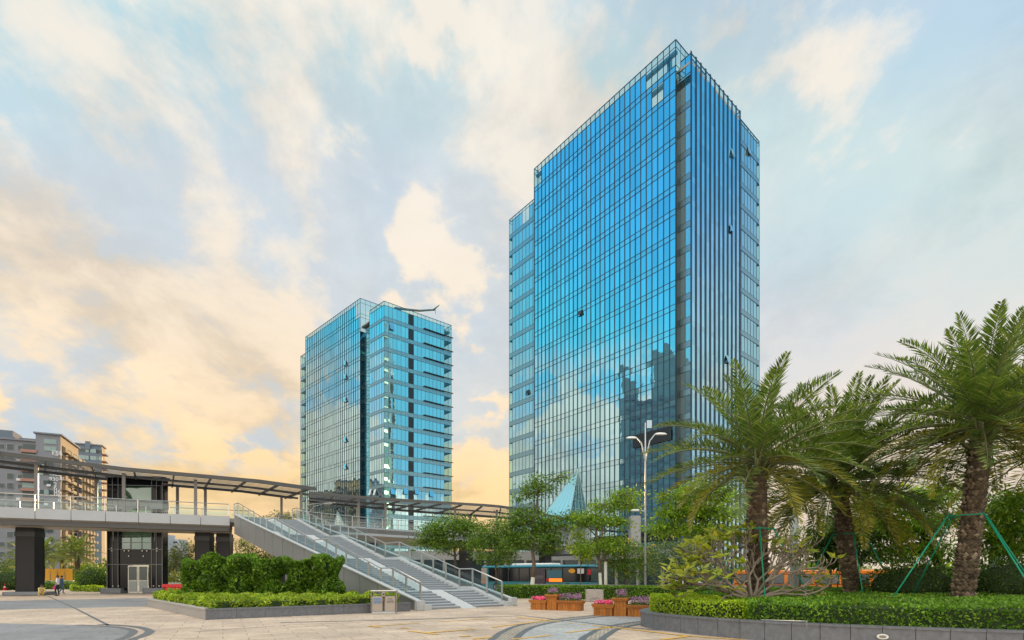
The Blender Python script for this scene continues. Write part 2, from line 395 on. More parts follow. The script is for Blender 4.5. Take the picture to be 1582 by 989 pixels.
def facade(root, P0, P1, nout, z0, z1, fh=3.95, bay=1.2, fin=None, band=0.0, sp=0.95, clear=None, glass=None, gsp=None,
           top=1.2, tilt=0.0035, shade=None, transom=True, mullion=0.05, fin_top=0.0, fin_name='fin', fin_mat=None):
    """one flat face of a curtain wall, panes hung floor by floor from the top down"""
    glass = glass or G_MAIN; gsp = gsp or G_SPAN; fin_mat = fin_mat or M_FIN
    e = (P1-P0); ln = e.length; e = e/ln; nb = max(1, round(ln/bay)); bw = ln/nb
    no = Vector((nout.x, nout.y, 0)); E = Vector((e.x, e.y, 0))
    g = MB(); t = g; nf = int((z1-z0-top)/fh)+1
    def P(s_, z_, o_=0.0): return Vector((P0.x, P0.y, 0))+E*s_+no*o_+Vector((0, 0, z_))
    def pane(i, a, b, mi):
        o4 = [rnd.uniform(-tilt, tilt)*(bw) for _ in range(2)]; q = rnd.uniform(-tilt, tilt)*(b-a)
        s0, s1 = i*bw, (i+1)*bw
        pts = [P(s0, a, o4[0]-q), P(s1, a, -o4[0]-q), P(s1, b, -o4[0]+q), P(s0, b, o4[0]+q)]
        # face outwards
        if (pts[1]-pts[0]).cross(pts[3]-pts[0]).dot(no) < 0: pts.reverse()
        g.face(pts, mi)
    ztop = z1-top
    for i in range(nb):
        if top > 0: pane(i, ztop, z1, 2)
    bands = []
    for j in range(nf):
        zb = ztop-(j+1)*fh; zt = ztop-j*fh
        lo = max(z0, zb); smid = min(zt, max(lo, zb+sp))
        for i in range(nb):
            c = clear(i, j, nb) if clear else 0
            if zt > smid: pane(i, smid, zt, 2 if c else 0)
            if smid > lo and band == 0: pane(i, lo, smid, 2 if c == 2 else 1)
        if band > 0 and smid > lo: bands.append((lo, smid))
        if transom:
            for z_ in (smid, zt):
                if z_ > z0+0.05 and z_ < z1-0.02: t.box(P(ln/2, z_, 0.03), (ln, 0.07, 0.06), axes=(E, no, Vector((0, 0, 1))), mi=3)
    t.box(P(ln/2, z1, 0.0), (ln, 0.12, 0.12), axes=(E, no, Vector((0, 0, 1))), mi=3)
    if mullion > 0 and fin is None:
        for i in range(nb+1): g.box(P(i*bw, (z0+z1)/2, 0.02), (mullion, 0.07, z1-z0), axes=(E, no, Vector((0, 0, 1))), mi=3)
    o = g.build('curtain_wall', [glass, gsp, G_CLEAR, M_TRANS], root)
    for lo, hi in bands:
        b = MB(); b.box(P(ln/2, (lo+hi)/2, 0.0), (ln, 0.10, (hi-lo)-0.06), axes=(E, no, Vector((0, 0, 1))))
        b.build('spandrel_band', M_BANDS, root)
    if fin:
        w, dp = fin
        for i in range(nb+1):
            f = MB(); f.box(P(i*bw, (z0+z1+fin_top)/2, dp/2), (w, dp, z1+fin_top-z0), axes=(E, no, Vector((0, 0, 1))))
            f.build(fin_name, fin_mat, root)
    if shade:
        s0, s1, dp, skip = shade
        for j in range(skip, nf):
            zb = ztop-(j+1)*fh+sp+0.25
            if zb < z0+3: break
            f = MB(); f.box(P((s0+s1)/2, zb, dp/2+0.06), (s1-s0, dp, 0.17), axes=(E, no, Vector((0, 0, 1))))
            f.build('sun_shade', M_BLACK, root)
    return nb, bw

def vent(root, P0, u, nout, s, z, w=1.0, h=1.3, ang=14, m=None):
    """a top-hung window standing open"""
    E = Vector((u.x, u.y, 0)); no = Vector((nout.x, nout.y, 0)); a = R(ang)
    dn = Vector((0, 0, -1))*math.cos(a)+no*math.sin(a); c = Vector((P0.x, P0.y, z))+E*s+no*0.12+dn*(h/2)
    b = MB(); b.box(c, (w, h, 0.05), axes=(E, dn, E.cross(dn)), mi=0)
    o = b.build('vent_window', m or G_BAND, root)
    k = MB(); k.box(Vector((P0.x, P0.y, z-h-0.02))+E*s+no*0.10, (w, 0.16, 0.09), axes=(E, no, Vector((0, 0, 1))))
    k.build('vent_sill', M_BLACK, o)

# ---- the tall tower on the right
u1, u2 = dirv(137.7), dirv(1735.0)
n1 = Vector((-u1.y, u1.x)); n1 = n1 if n1.dot(Vector((0, -1))) > 0 else -n1
n2 = Vector((-u2.y, u2.x)); n2 = n2 if n2.dot(Vector((0, -1))) > 0 else -n2
A = XY(1044.1, 90.0); Lc = along(A, u1, 825.6)
HA = hz(61.2, 90.0)
T1 = thing('office_tower', (A.x, A.y, 0), 'taller blue glass office tower with dark vertical fins, at right of the pair', 'office tower')
DEP = 10.0
FH = 3.95
litA = {(0, 1), (1, 1), (2, 1), (3, 1)}
def clrA(i, j, nb):
    if j == 0: return 1 if i < 5 or i >= nb-2 else 0
    if j == 1: return 1 if i in (2, 3) else 0
    return 0
facade(T1, A, Lc, n1, 0.0, HA, FH, 1.19, fin=(0.085, 0.12), clear=clrA)
facade(T1, A, A+u2*DEP, n2, 0.0, HA, FH, 1.4, clear=lambda i, j, nb: 2 if j < 2 else 0)
facade(T1, Lc, Lc+u2*DEP, -n2, 0.0, HA, FH, 1.4, clear=lambda i, j, nb: 2 if j < 2 else 0)
facade(T1, A+u2*DEP, Lc+u2*DEP, -n1, 0.0, HA, FH, 1.4, clear=lambda i, j, nb: 2 if j < 2 else 0)
b = MB(); ins = 0.25
poly = [A+(u1+u2)*ins, Lc+(u2-u1)*ins, Lc+u2*(DEP-ins)-u1*ins, A+u2*(DEP-ins)+u1*ins]
b.prism(poly, HA-10.2, HA-9.7); b.build('roof', M_SLAB, T1)
for dz in (1.25, 5.0):
    b = MB(); b.prism([A+u1*0.2+u2*0.3, Lc-u1*0.2+u2*0.3, Lc-u1*0.2+u2*0.9, A+u1*0.2+u2*0.9], HA-dz-0.5, HA-dz); b.build('parapet_beam', M_BANDS, T1)
for s_ in (2.0, 7.5, 13.0, 18.5, 24.0, 29.5):
    b = MB(); p = A+u1*s_+u2*1.2; b.box((p.x, p.y, HA-5.4), (0.6, 0.6, 8.6), rz=0.6); b.build('parapet_column', M_BANDS, T1)
# lower block with its fin screen, set back from the main face
N1 = A+u2*1.3; N2 = along(N1, -u1, 1067.5); Cc = along(N2, u2, 1143.0)
HN, HF = hz(121, 90.0), hz(81.9, N2.y)
facade(T1, N1, N2, n1, 0.0, HN, FH, 1.15, glass=G_BAND, band=1.0, sp=1.0)
b = MB(); b.box(V3(A+u2*0.72+n1*-0.02, HN/2), (0.2, 1.1, HN), axes=(V3(n2, 0), V3(u2, 0), Vector((0, 0, 1)))); b.build('recess_wall', M_BLACK, T1)
facade(T1, N2, Cc, n2, 0.0, HF, FH, 1.5, transom=False, fin=(0.40, 0.10), fin_top=0.25, tilt=0.003, fin_mat=mat('navy fin', (0.022, 0.045, 0.085), 0.35, 0.5))
facade(T1, N2, N2+u1*2.0, n1, HN, HF, FH, 1.2, top=0)
facade(T1, Cc, Cc-n2*9, -n1, 0.0, HF, FH, 1.4)
b = MB(); b.prism([N2, Cc, Cc-n2*9, N2-n2*3], HF-1.6, HF-1.2); b.build('roof', M_SLAB, T1)
# right wing
Wa = Cc-n2*0.35; Wb = along(Wa, u2, 1156.7); Wc = along(Wa, u2, 1173.0)
H1, H2 = hz(179.5, Wa.y), hz(199.7, Wb.y)
cl = lambda i, j, nb: 1 if (i >= nb-1) else 0
facade(T1, Wa, Wc, n2, 0.0, H2, FH, 1.35, band=1.0, sp=0.9, glass=G_BAND, clear=cl, top=0.6)
facade(T1, Wa, Wb, n2, H2, H1, FH, 1.35, top=0.4, clear=lambda i, j, nb: 2)
facade(T1, Wb, Wb-n2*8, u2, H2, H1, FH, 1.35, top=0.4, clear=lambda i, j, nb: 2)
facade(T1, Wc, Wc-n2*12, u2, 0.0, H2, FH, 1.35, band=1.0, sp=0.9, clear=lambda i, j, nb: 1 if i < 5 else 0, top=0.6)
for j in range(22):
    z_ = H2-0.6-(j+1)*FH+0.5
    if z_ < 4: break
    b = MB(); b.prism([Wa+u2*0.2-n2*0.2, Wc-u2*0.2-n2*0.2, Wc-u2*0.2-n2*11.5, Wa+u2*0.2-n2*11.5], z_-0.3, z_); b.build('floor_slab', M_SLAB, T1)
# left wing
La = Lc-n1*0.6; Lb = along(La, u1, 786.8); HL = hz(304.5, La.y)
facade(T1, La, Lb, n1, 0.0, HL, FH, 1.3, band=1.0, sp=1.0, glass=G_BAND, clear=lambda i, j, nb: 1 if (i >= nb-1 or (j == 0 and i in (2, 3))) else 0, top=0.7)
facade(T1, Lb, Lb-n1*3.2, u1, 0.0, HL, FH, 1.3, band=1.0, sp=1.0, clear=lambda i, j, nb: 1, top=0.7)
for j in range(22):
    z_ = HL-0.7-(j+1)*FH+0.5
    if z_ < 4: break
    b = MB(); b.prism([La+u1*0.2-n1*0.2, Lb-u1*0.2-n1*0.2, Lb-u1*0.2-n1*3.1, La+u1*0.2-n1*3.1], z_-0.3, z_); b.build('floor_slab', M_SLAB, T1)
# open windows
lenL = (Lc-A).length
for px, py in ((897, 484), (816, 607)):
    src = A if px > 826 else La
    p = along(src, u1, px); vent(T1, src, u1, n1, (p-src).length, hz(py-4, p.y), 1.05, 1.0, 18, M_BLACK if px != 1002 else None)
for px, py in ((1131, 232), (1128, 348), (1123, 550)):
    p = along(N2, u2, px); vent(T1, N2, u2, n2, (p-N2).length, hz(py, p.y), 0.9, 1.3, 12)
p = along(Wa, u2, 1156); vent(T1, Wa, u2, n2, (p-Wa).length, hz(228, p.y), 1.0, 1.4, 12)
# long dark slot and signboard low on the front
pa, pb = along(A, u1, 1038), along(A, u1, 979)
b = MB(); b.prism([pa+n1*0.22, pb+n1*0.22, pb+n1*0.30, pa+n1*0.30], hz(683, pb.y)-1.2, hz(683, pb.y)+1.1); b.build('plant_opening', M_BLACK, T1)
b = MB(); b.prism([A+u1*0.1+n1*0.6, along(A, u1, 905)+n1*0.6, along(A, u1, 905)-n1*2, A+u1*0.1-n1*2], hz(826, 92)-1.2, hz(826, 92)+0.4); b.build('entrance_canopy', M_BLACK, T1)

# ---- the lower tower on the left
v1, v2 = dirv(-49.0), dirv(1767.0)
m1 = Vector((-v1.y, v1.x)); m1 = m1 if m1.dot(Vector((0, -1))) > 0 else -m1
m2 = Vector((-v2.y, v2.x)); m2 = m2 if m2.dot(Vector((0, -1))) > 0 else -m2
E0 = XY(556.6, 150.0); El = along(E0, v1, 472.4); HE = hz(460.9, 150.0)
T2 = thing('office_tower', (E0.x, E0.y, 0), 'lower teal glass office tower with a folded boom on its roof, at left', 'office tower')
facade(T2, E0, El, m1, 0.0, HE, FH, 1.25, fin=(0.08, 0.10), clear=lambda i, j, nb: (2 if j == 0 and (i < 2) else 0))
facade(T2, E0, E0+v2*20, m2, 0.0, HE, FH, 1.5, clear=lambda i, j, nb: 2 if j < 2 and i < 12 else 0)
facade(T2, El, El+v2*20, -m2, 0.0, HE, FH, 1.5, clear=lambda i, j, nb: 2 if j < 1 else 0)
facade(T2, E0+v2*20, El+v2*20, -m1, 0.0, HE, FH, 1.5, clear=lambda i, j, nb: 2 if j < 2 else 0)
b = MB(); b.prism([E0+(v1+v2)*0.3, El+(v2-v1)*0.3, El+v2*19.6-v1*0.3, E0+v2*19.6+v1*0.3], HE-9.9, HE-9.4); b.build('roof', M_SLAB, T2)
Fc = along(E0, -v1, 593.5); HFc = hz(465.2, Fc.y); Fr = along(E0, -v1, 571.0); Fe = along(Fc, v2, 697.4)
r0 = E0+v2*1.8; r1 = Fr+v2*1.8
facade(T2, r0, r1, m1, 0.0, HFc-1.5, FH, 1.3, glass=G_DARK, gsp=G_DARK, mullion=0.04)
facade(T2, Fr, Fc, m1, 0.0, HFc, FH, 1.25, band=1.0, sp=0.8, glass=G_MAIN, top=1.0)
L2 = (Fe-Fc).length
facade(T2, Fc, Fe, m2, 0.0, HFc, FH, 1.25, band=1.0, sp=1.05, glass=G_BAND, top=1.0,
       clear=lambda i, j, nb: 1 if (i >= nb-2) else 0, shade=(L2*0.56, L2+0.35, 0.4, 0))
facade(T2, Fe, Fe-m2*14, v2, 0.0, HFc, FH, 1.4, band=1.0, sp=1.05, clear=lambda i, j, nb: 1 if i < 6 else 0, top=1.0)
b = MB(); b.prism([Fc+v1*-0.0-m2*0.3+v2*0.2, Fe-m2*0.3-v2*0.2, Fe-m2*13.6-v2*0.2, Fc-m2*13.6+v2*0.2], HFc-2.2, HFc-1.8); b.build('roof', M_SLAB, T2)
for j in range(20):
    z_ = HFc-1.0-(j+1)*FH+0.5
    if z_ < 4: break
    b = MB(); b.prism([Fe-v2*6-m2*0.2, Fe-v2*0.2-m2*0.2, Fe-v2*0.2-m2*13.5, Fe-v2*6-m2*13.5], z_-0.3, z_); b.build('floor_slab', M_SLAB, T2)
    # the dark stair windows
    if z_ > 5:
        pa = along(Fc, v2, 631.0); pb = along(Fc, v2, 639.0)
        d = MB(); d.prism([pa+m2*0.06, pb+m2*0.06, pb+m2*0.12, pa+m2*0.12], z_+0.62, z_+FH-0.6); d.build('stair_window', M_BLACK, T2)
# narrow left wing with clear ends
Ka = El-m1*0.8; Kb = along(Ka, v1, 464.5); HK = hz(543, Ka.y)
facade(T2, Ka, Kb, m1, 0.0, HK, FH, 1.4, band=1.0, sp=1.2, clear=lambda i, j, nb: 1, top=0.3)
facade(T2, Kb, Kb-m1*10, v1, 0.0, HK, FH, 1.4, band=1.0, sp=1.2, clear=lambda i, j, nb: 1 if i < 6 else 0, top=0.3)
for j in range(18):
    z_ = HK-0.3-(j+1)*FH+0.5
    if z_ < 4: break
    b = MB(); b.prism([Ka+v1*0.1-m1*0.2, Kb-v1*0.2-m1*0.2, Kb-v1*0.2-m1*9.5, Ka+v1*0.1-m1*9.5], z_-0.3, z_); b.build('floor_slab', M_SLAB, T2)
for px, py in ((534, 560), (534, 581), (534, 616), (534, 678), (534, 720)):
    p = along(E0, v1, px); vent(T2, E0, v1, m1, (p-E0).length, hz(py-3, p.y), 1.2, 1.6, 16)
for px, py in ((605, 505), (606, 759), (626, 759), (643, 759), (666, 763)):
    p = along(Fc, v2, px); vent(T2, Fc, v2, m2, (p-Fc).length, hz(py-4, p.y), 1.2, 1.6, 14)
M_WHITEWIN = mat('pale open window', (0.75, 0.78, 0.76), 0.3)
for px in (573.5, 580.5):
    p = along(E0, -v1, px); vent(T2, E0, -v1, m1, (p-E0).length, hz(756, p.y), 0.9, 1.7, 18, M_WHITEWIN)
# window-cleaning boom on the roof
c0 = along(Fc, v2, 622)-m2*3; bo = thing('roof_boom', V3(c0, HFc-1.8), 'grey folded window-cleaning boom on the lower tower roof', 'crane')
b = MB(); b.box(V3(c0, HFc-0.5), (1.8, 1.8, 2.6), rz=0.5); b.build('carriage', M_FIN, bo)
def rp(px, py, back=3.0):
    p = along(Fc-m2*back, v2, px); return V3(p, hz(py, p.y))
MBOOM = mat('boom paint', (0.10, 0.15, 0.14), 0.5)
b = MB(); b.tube([V3(c0, HFc+0.9), rp(648, 480.2), rp(672, 478.6)], [0.36, 0.30, 0.24], 8); b.build('arm', MBOOM, bo)
b = MB(); b.tube([rp(670, 479), rp(673, 476), rp(678.5, 471.5)], [0.3, 0.22, 0.12], 8); b.tube([rp(672.5, 478), rp(673, 485)], 0.06, 5); b.build('jib', MBOOM, bo)

# ------------------------------------------------------------------ ground, plaza and road
def paving_mat(name, c1, c2, cm, w, h, rot, var=0.15, stain=0.34, mortar=0.012):
    m = bpy.data.materials.new(name); m.use_nodes = True
    nt = m.node_tree; N, L = nt.nodes, nt.links; b = N['Principled BSDF']
    tc = N.new('ShaderNodeTexCoord'); mp = N.new('ShaderNodeMapping'); L.new(tc.outputs['Object'], mp.inputs[0])
    mp.inputs['Rotation'].default_value = (0, 0, rot)
    br = N.new('ShaderNodeTexBrick'); L.new(mp.outputs[0], br.inputs['Vector'])
    br.inputs['Color1'].default_value = (*c1, 1); br.inputs['Color2'].default_value = (*c2, 1); br.inputs['Mortar'].default_value = (*cm, 1)
    br.inputs['Scale'].default_value = 1.0; br.inputs['Mortar Size'].default_value = mortar; br.inputs['Mortar Smooth'].default_value = 0.2
    br.inputs['Brick Width'].default_value = w; br.inputs['Row Height'].default_value = h; br.offset = 0.5
    n = N.new('ShaderNodeTexNoise'); n.inputs['Scale'].default_value = 0.35; n.inputs['Detail'].default_value = 8; n.inputs['Roughness'].default_value = 0.7
    L.new(tc.outputs['Object'], n.inputs['Vector'])
    mr = N.new('ShaderNodeMapRange'); L.new(n.outputs[0], mr.inputs[0]); mr.inputs[1].default_value = 0.3; mr.inputs[2].default_value = 0.7
    mr.inputs[3].default_value = 1-stain; mr.inputs[4].default_value = 1+stain*0.5
    n2 = N.new('ShaderNodeTexNoise'); n2.inputs['Scale'].default_value = 9; n2.inputs['Detail'].default_value = 6
    L.new(tc.outputs['Object'], n2.inputs['Vector'])
    mr2 = N.new('ShaderNodeMapRange'); L.new(n2.outputs[0], mr2.inputs[0]); mr2.inputs[1].default_value = 0.3; mr2.inputs[2].default_value = 0.7
    mr2.inputs[3].default_value = 1-var; mr2.inputs[4].default_value = 1+var
    mu = N.new('ShaderNodeMath'); mu.operation = 'MULTIPLY'; L.new(mr.outputs[0], mu.inputs[0]); L.new(mr2.outputs[0], mu.inputs[1])
    vm = N.new('ShaderNodeVectorMath'); vm.operation = 'SCALE'; L.new(br.outputs['Color'], vm.inputs[0]); L.new(mu.outputs[0], vm.inputs['Scale'])
    # dark stains and scuffs with edges of their own
    n3 = N.new('ShaderNodeTexNoise'); n3.inputs['Scale'].default_value = 1.1; n3.inputs['Detail'].default_value = 7; n3.inputs['Roughness'].default_value = 0.62; n3.inputs['Distortion'].default_value = 0.6
    L.new(mp.outputs[0], n3.inputs['Vector'])
    st = N.new('ShaderNodeMapRange'); L.new(n3.outputs[0], st.inputs[0]); st.inputs[1].default_value = 0.56; st.inputs[2].default_value = 0.72; st.inputs[3].default_value = 1.0; st.inputs[4].default_value = 0.62
    vs_ = N.new('ShaderNodeVectorMath'); vs_.operation = 'SCALE'; L.new(vm.outputs[0], vs_.inputs[0]); L.new(st.outputs[0], vs_.inputs['Scale'])
    L.new(vs_.outputs[0], b.inputs['Base Color'])
    rr = N.new('ShaderNodeMapRange'); L.new(n.outputs[0], rr.inputs[0]); rr.inputs[3].default_value = 0.42; rr.inputs[4].default_value = 0.72
    L.new(rr.outputs[0], b.inputs['Roughness'])
    bp = N.new('ShaderNodeBump'); bp.inputs['Strength'].default_value = 0.25; bp.inputs['Distance'].default_value = 0.01
    L.new(br.outputs['Fac'], bp.inputs['Height']); bp.invert = True; L.new(bp.outputs[0], b.inputs['Normal'])
    return m
M_PAVE = paving_mat('beige granite paving', (0.61, 0.49, 0.375), (0.50, 0.395, 0.305), (0.22, 0.18, 0.14), 1.2, 0.6, R(-28))
M_PAVEG = paving_mat('grey granite paving', (0.25, 0.26, 0.27), (0.22, 0.23, 0.24), (0.13, 0.13, 0.135), 0.9, 0.6, R(-28), 0.14)
M_PAVEB = paving_mat('pale blue grey paving', (0.44, 0.46, 0.465), (0.39, 0.42, 0.43), (0.22, 0.23, 0.24), 0.6, 0.3, R(22), 0.16)
M_COBB = paving_mat('pale cobbles', (0.52, 0.46, 0.36), (0.42, 0.38, 0.31), (0.12, 0.12, 0.12), 0.22, 0.14, R(10), 0.2, mortar=0.02)
M_DLINE = mat('dark granite line', (0.10, 0.115, 0.13), 0.55, var=0.2, vscale=6)
M_YELLOW = mat('worn yellow road paint', (0.72, 0.42, 0.05), 0.6, var=0.25, vscale=9)
M_ASPH = mat('asphalt', (0.055, 0.055, 0.058), 0.85, var=0.2, vscale=2, bump=0.3, bscale=90)
M_GROUND = mat('grey city ground', (0.16, 0.16, 0.15), 0.9, var=0.25, vscale=0.05)
M_KERB = mat('kerb granite', (0.36, 0.36, 0.35), 0.7, var=0.15, vscale=5)
M_SOIL = mat('soil', (0.05, 0.04, 0.03), 0.95, var=0.3, vscale=5)

def sheet(name, pts, z, m):
    b = MB(); pts = [V3(p, z) for p in pts]
    ar = sum(pts[i].x*pts[(i+1) % len(pts)].y-pts[(i+1) % len(pts)].x*pts[i].y for i in range(len(pts)))
    if ar < 0: pts.reverse()
    b.face(pts); return struct(name, b, m)
def strip(name, pts, w, z, m, side=0.0):
    pts = [Vector((p[0], p[1])) for p in pts]; b = MB(); n = len(pts); L_, R_ = [], []
    for i, p in enumerate(pts):
        t = (pts[min(i+1, n-1)]-pts[max(i-1, 0)]).normalized(); no = Vector((-t.y, t.x))
        L_.append(p+no*(w/2+side)); R_.append(p-no*(w/2-side))
    for i in range(n-1): b.face([V3(R_[i], z), V3(R_[i+1], z), V3(L_[i+1], z), V3(L_[i], z)])
    return struct(name, b, m)

# fine grime and a few wet marks come from the paving noise
g = MB(); g.face([(-4000, -300, -0.15), (4000, -300, -0.15), (4000, 6000, -0.15), (-4000, 6000, -0.15)]); struct('ground', g, M_GROUND)
ROAD = Vector((0.83, -0.55)).normalized(); RN = Vector((0.55, 0.83)).normalized()      # the street runs off to the lower right
K0 = Vector((15.0, 44.0))                                                               # a point of its near kerb
plaza = [(-140, -40), (60, -40), K0+ROAD*60+Vector((0, -0.0)), K0-ROAD*26, K0-ROAD*26+RN*0.01+Vector((-10, 40)), (-60, 95), (-140, 95)]
g = MB(); g.prism([Vector((p[0], p[1])) for p in plaza], -0.14, 0.0); struct('plaza', g, M_PAVE)
ra, rb = K0-ROAD*60+RN*0.3, K0+ROAD*120+RN*0.3
sheet('road', [ra, rb, rb+RN*17, ra+RN*17], -0.146, M_ASPH)
for off in (4.2, 12.6): 
    for k in range(-9, 18):
        c = K0+RN*off+ROAD*(k*6.0); strip('road_marking', [c, c+ROAD*2.6], 0.14, -0.142, M_KERB)
strip('road_marking', [ra+RN*8.3, rb+RN*8.3], 0.16, -0.142, M_YELLOW)
g = MB(); g.prism([K0-ROAD*26+RN*0.02, K0+ROAD*60+RN*0.02, K0+ROAD*60+RN*0.28, K0-ROAD*26+RN*0.28], -0.145, 0.03); struct('kerb', g, M_KERB)
g = MB(); kk = K0+RN*17.4; g.prism([kk-ROAD*30, kk+ROAD*80, kk+ROAD*80+RN*9, kk-ROAD*30+RN*9], -0.145, 0.0); struct('pavement', g, M_PAVEG)

# grey bands and lines in the paving
fx = (Vector((-27.3, 40.8))-Vector((-33.9, 36.0)))
sheet('paving_band', [Vector((-33.9, 36))-fx*4, Vector((-33.9, 36)), gp(228, 924), gp(236, 924.2), gp(228, 937), gp(0, 942), gp(0, 942)-fx*4], 0.004, M_PAVEG)
def arc(pts, n=6):
    """smooth a run of points (Catmull-Rom)"""
    P = [Vector(p) for p in pts]; out = []
    for i in range(len(P)-1):
        p0, p1, p2, p3 = P[max(i-1, 0)], P[i], P[i+1], P[min(i+2, len(P)-1)]
        for k in range(n):
            t = k/n; out.append(0.5*((2*p1)+(p2-p0)*t+(2*p0-5*p1+4*p2-p3)*t*t+(3*p1-p0-3*p2+p3)*t**3))
    out.append(P[-1]); return out
cA = arc([gp(-90, 961.8), gp(0, 963.3), gp(90, 965), gp(165, 968), gp(193, 971), gp(206, 975.5), gp(200, 982), gp(184, 989), (-9.8, 13.0), (-8.6, 11.0)])
cB = arc([gp(-90, 958), gp(0, 961.2), gp(100, 963.5), gp(175, 966), gp(212, 969), gp(231, 975), gp(222, 982), gp(203, 989), (-9.0, 13.0), (-7.8, 11.0)])
sheet('paving_band', cA+[Vector((-30, 6)), Vector((-40, 14))], 0.004, M_PAVEG)
strip('paving_line', cA[14:], 0.22, 0.008, M_DLINE); strip('paving_line', cB[16:], 0.24, 0.008, M_DLINE)
strip('paving_line', [gp(60, 918.5), gp(75, 921.5), gp(120, 942), gp(168, 966.5)], 0.10, 0.008, M_DLINE)
strip('paving_line', [gp(434, 962), gp(577, 959), gp(700, 955.5), gp(808, 951.6), gp(866, 958), gp(917, 964), gp(967, 969.5), gp(1018, 974)], 0.15, 0.008, M_DLINE)
strip('paving_line', [gp(300, 976), gp(448, 966), gp(560, 961.5)], 0.05, 0.008, M_DLINE)
a1 = arc([(-1.0, 11.0), (-0.75, 12.6), gp(758.9, 988.8), gp(775.4, 976.9), gp(800.7, 966.8), gp(841, 959.2), gp(881.6, 954.6), gp(922, 950.8), (5.2, 24.0), (7.5, 25.2)])
def offs(P, d):
    o = []
    for i, p in enumerate(P):
        t = (P[min(i+1, len(P)-1)]-P[max(i-1, 0)]).normalized(); o.append(p+Vector((t.y, -t.x))*d)
    return o
a2 = offs(a1, 0.62)
b1 = arc([(1.7, 11.0), (1.75, 12.6), gp(899, 988), gp(912, 979.4), gp(927, 971.8), gp(947, 966.8), (4.3, 19.3), (5.6, 20.6)])
b2 = offs(b1, 0.52)
sheet('paving_band', a2+list(reversed(b1)), 0.004, M_PAVEB)
for q in (a1, a2, b1, b2): strip('paving_line', q, 0.19, 0.010, M_DLINE)
for q, w in ((offs(a1, 0.31), 0.42), (offs(b1, 0.26), 0.32)): strip('paving_band', q, w, 0.007, M_COBB)
# worn yellow bay lines
def yl(*pts, w=0.13): strip('parking_line', [gp(*p) for p in pts], w, 0.014, M_YELLOW)
yl((760, 969.5), (815, 963), (849, 958.5)); yl((790, 988.5), (851, 982)); yl((875, 978), (950, 969))
yl((798, 953.8), (866, 961)); yl((877, 962.6), (887, 963.6), w=0.1); yl((897, 965), (906, 965.8), w=0.1); yl((916, 966.8), (960, 971), (1058.6, 983), (1150, 989))
yl((1022, 989), (1064, 983.5)); yl((571, 968), (649, 963), w=0.10); yl((569, 967.6), (588, 969.4), w=0.16); yl((681, 961), (754, 955.8), w=0.10)
yl((619, 971), (632, 971.8)); yl((631, 975.4), (676, 980.6)); yl((663, 978), (733, 972.5)); yl((710, 983.4), (728, 983.6)); yl((730, 988), (760, 985))

# ------------------------------------------------------------------ footbridge, stairs and canopies
M_FASC = mat('silver aluminium panel', (0.40, 0.43, 0.46), 0.42, 0.25, var=0.06, vscale=0.6)
M_SOFF = mat('warm grey soffit panel', (0.40, 0.385, 0.36), 0.5, 0.2, var=0.08, vscale=0.6)
M_STRG = mat('stair side panel', (0.29, 0.30, 0.30), 0.4, 0.35, var=0.08, vscale=0.5)
M_STEEL = mat('brushed steel', (0.56, 0.55, 0.52), 0.30, 0.85)
M_DKSTEEL = mat('dark painted steel', (0.095, 0.095, 0.095), 0.5, 0.3)
M_POST = mat('warm grey painted post', (0.22, 0.20, 0.19), 0.5, 0.2)
M_DGRAN = mat('dark polished granite', (0.024, 0.025, 0.028), 0.35, var=0.25, vscale=12, spec=0.22)
M_GGRAN = mat('blue grey granite', (0.20, 0.22, 0.25), 0.5, var=0.18, vscale=7)
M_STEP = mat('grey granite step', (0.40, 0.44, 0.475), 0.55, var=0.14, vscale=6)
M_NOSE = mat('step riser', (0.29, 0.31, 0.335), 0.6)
M_PALE = mat('pale granite coping', (0.45, 0.475, 0.485), 0.5, var=0.08, vscale=4)
M_DECK = mat('deck paving', (0.30, 0.29, 0.28), 0.7, var=0.1)
G_RAIL = glass_mat('railing glass', (0.80, 0.93, 0.93), 0.93, fmin=0.08, fmax=0.75)

ZD = 7.0                      # deck level
ZT = 7.18                     # top of the fascia
Q0 = Vector((-26.1, 50.3)); SD = Vector((0.669, -0.743)).normalized(); SW = Vector((-SD.y, SD.x))   # stair runs along SD, width along SW
B0 = Vector((-4.4, 26.2)); WID = 5.7
fd = Vector((0.906, 0.4225)).normalized(); fn = Vector((-fd.y, fd.x))

def railing(root, pts, h, post_gap, inset=0.0, post_w=0.05, name='railing', closed_posts=True, gh=0.9):
    """posts, glass sheets and a tubular handrail along a 3D line of feet"""
    r = MB(); r.tube([p+Vector((0, 0, h)) for p in pts], 0.035, 8)
    rail = r.build(name, M_STEEL, root)
    for i in range(len(pts)-1):
        a, b_ = pts[i], pts[i+1]; ln = (b_-a).length; n = max(1, round(ln/post_gap))
        d2 = Vector((b_.x-a.x, b_.y-a.y, 0)).normalized()
        for k in range(n+(1 if i == len(pts)-2 else 0)):
            p = a+(b_-a)*(k/n); q = MB(); q.box(p+Vector((0, 0, h/2)), (post_w*1.6, post_w, h-0.04), rz=math.atan2(d2.y, d2.x)); q.build('post', M_STEEL, rail)
        for k in range(n):
            p = a+(b_-a)*((k+0.05)/n); e = a+(b_-a)*((k+0.95)/n)
            q = MB(); q.face([p+Vector((0, 0, 0.08)), e+Vector((0, 0, 0.08)), e+Vector((0, 0, gh)), p+Vector((0, 0, gh))]); q.build('glass_panel', G_RAIL, rail)
    return rail

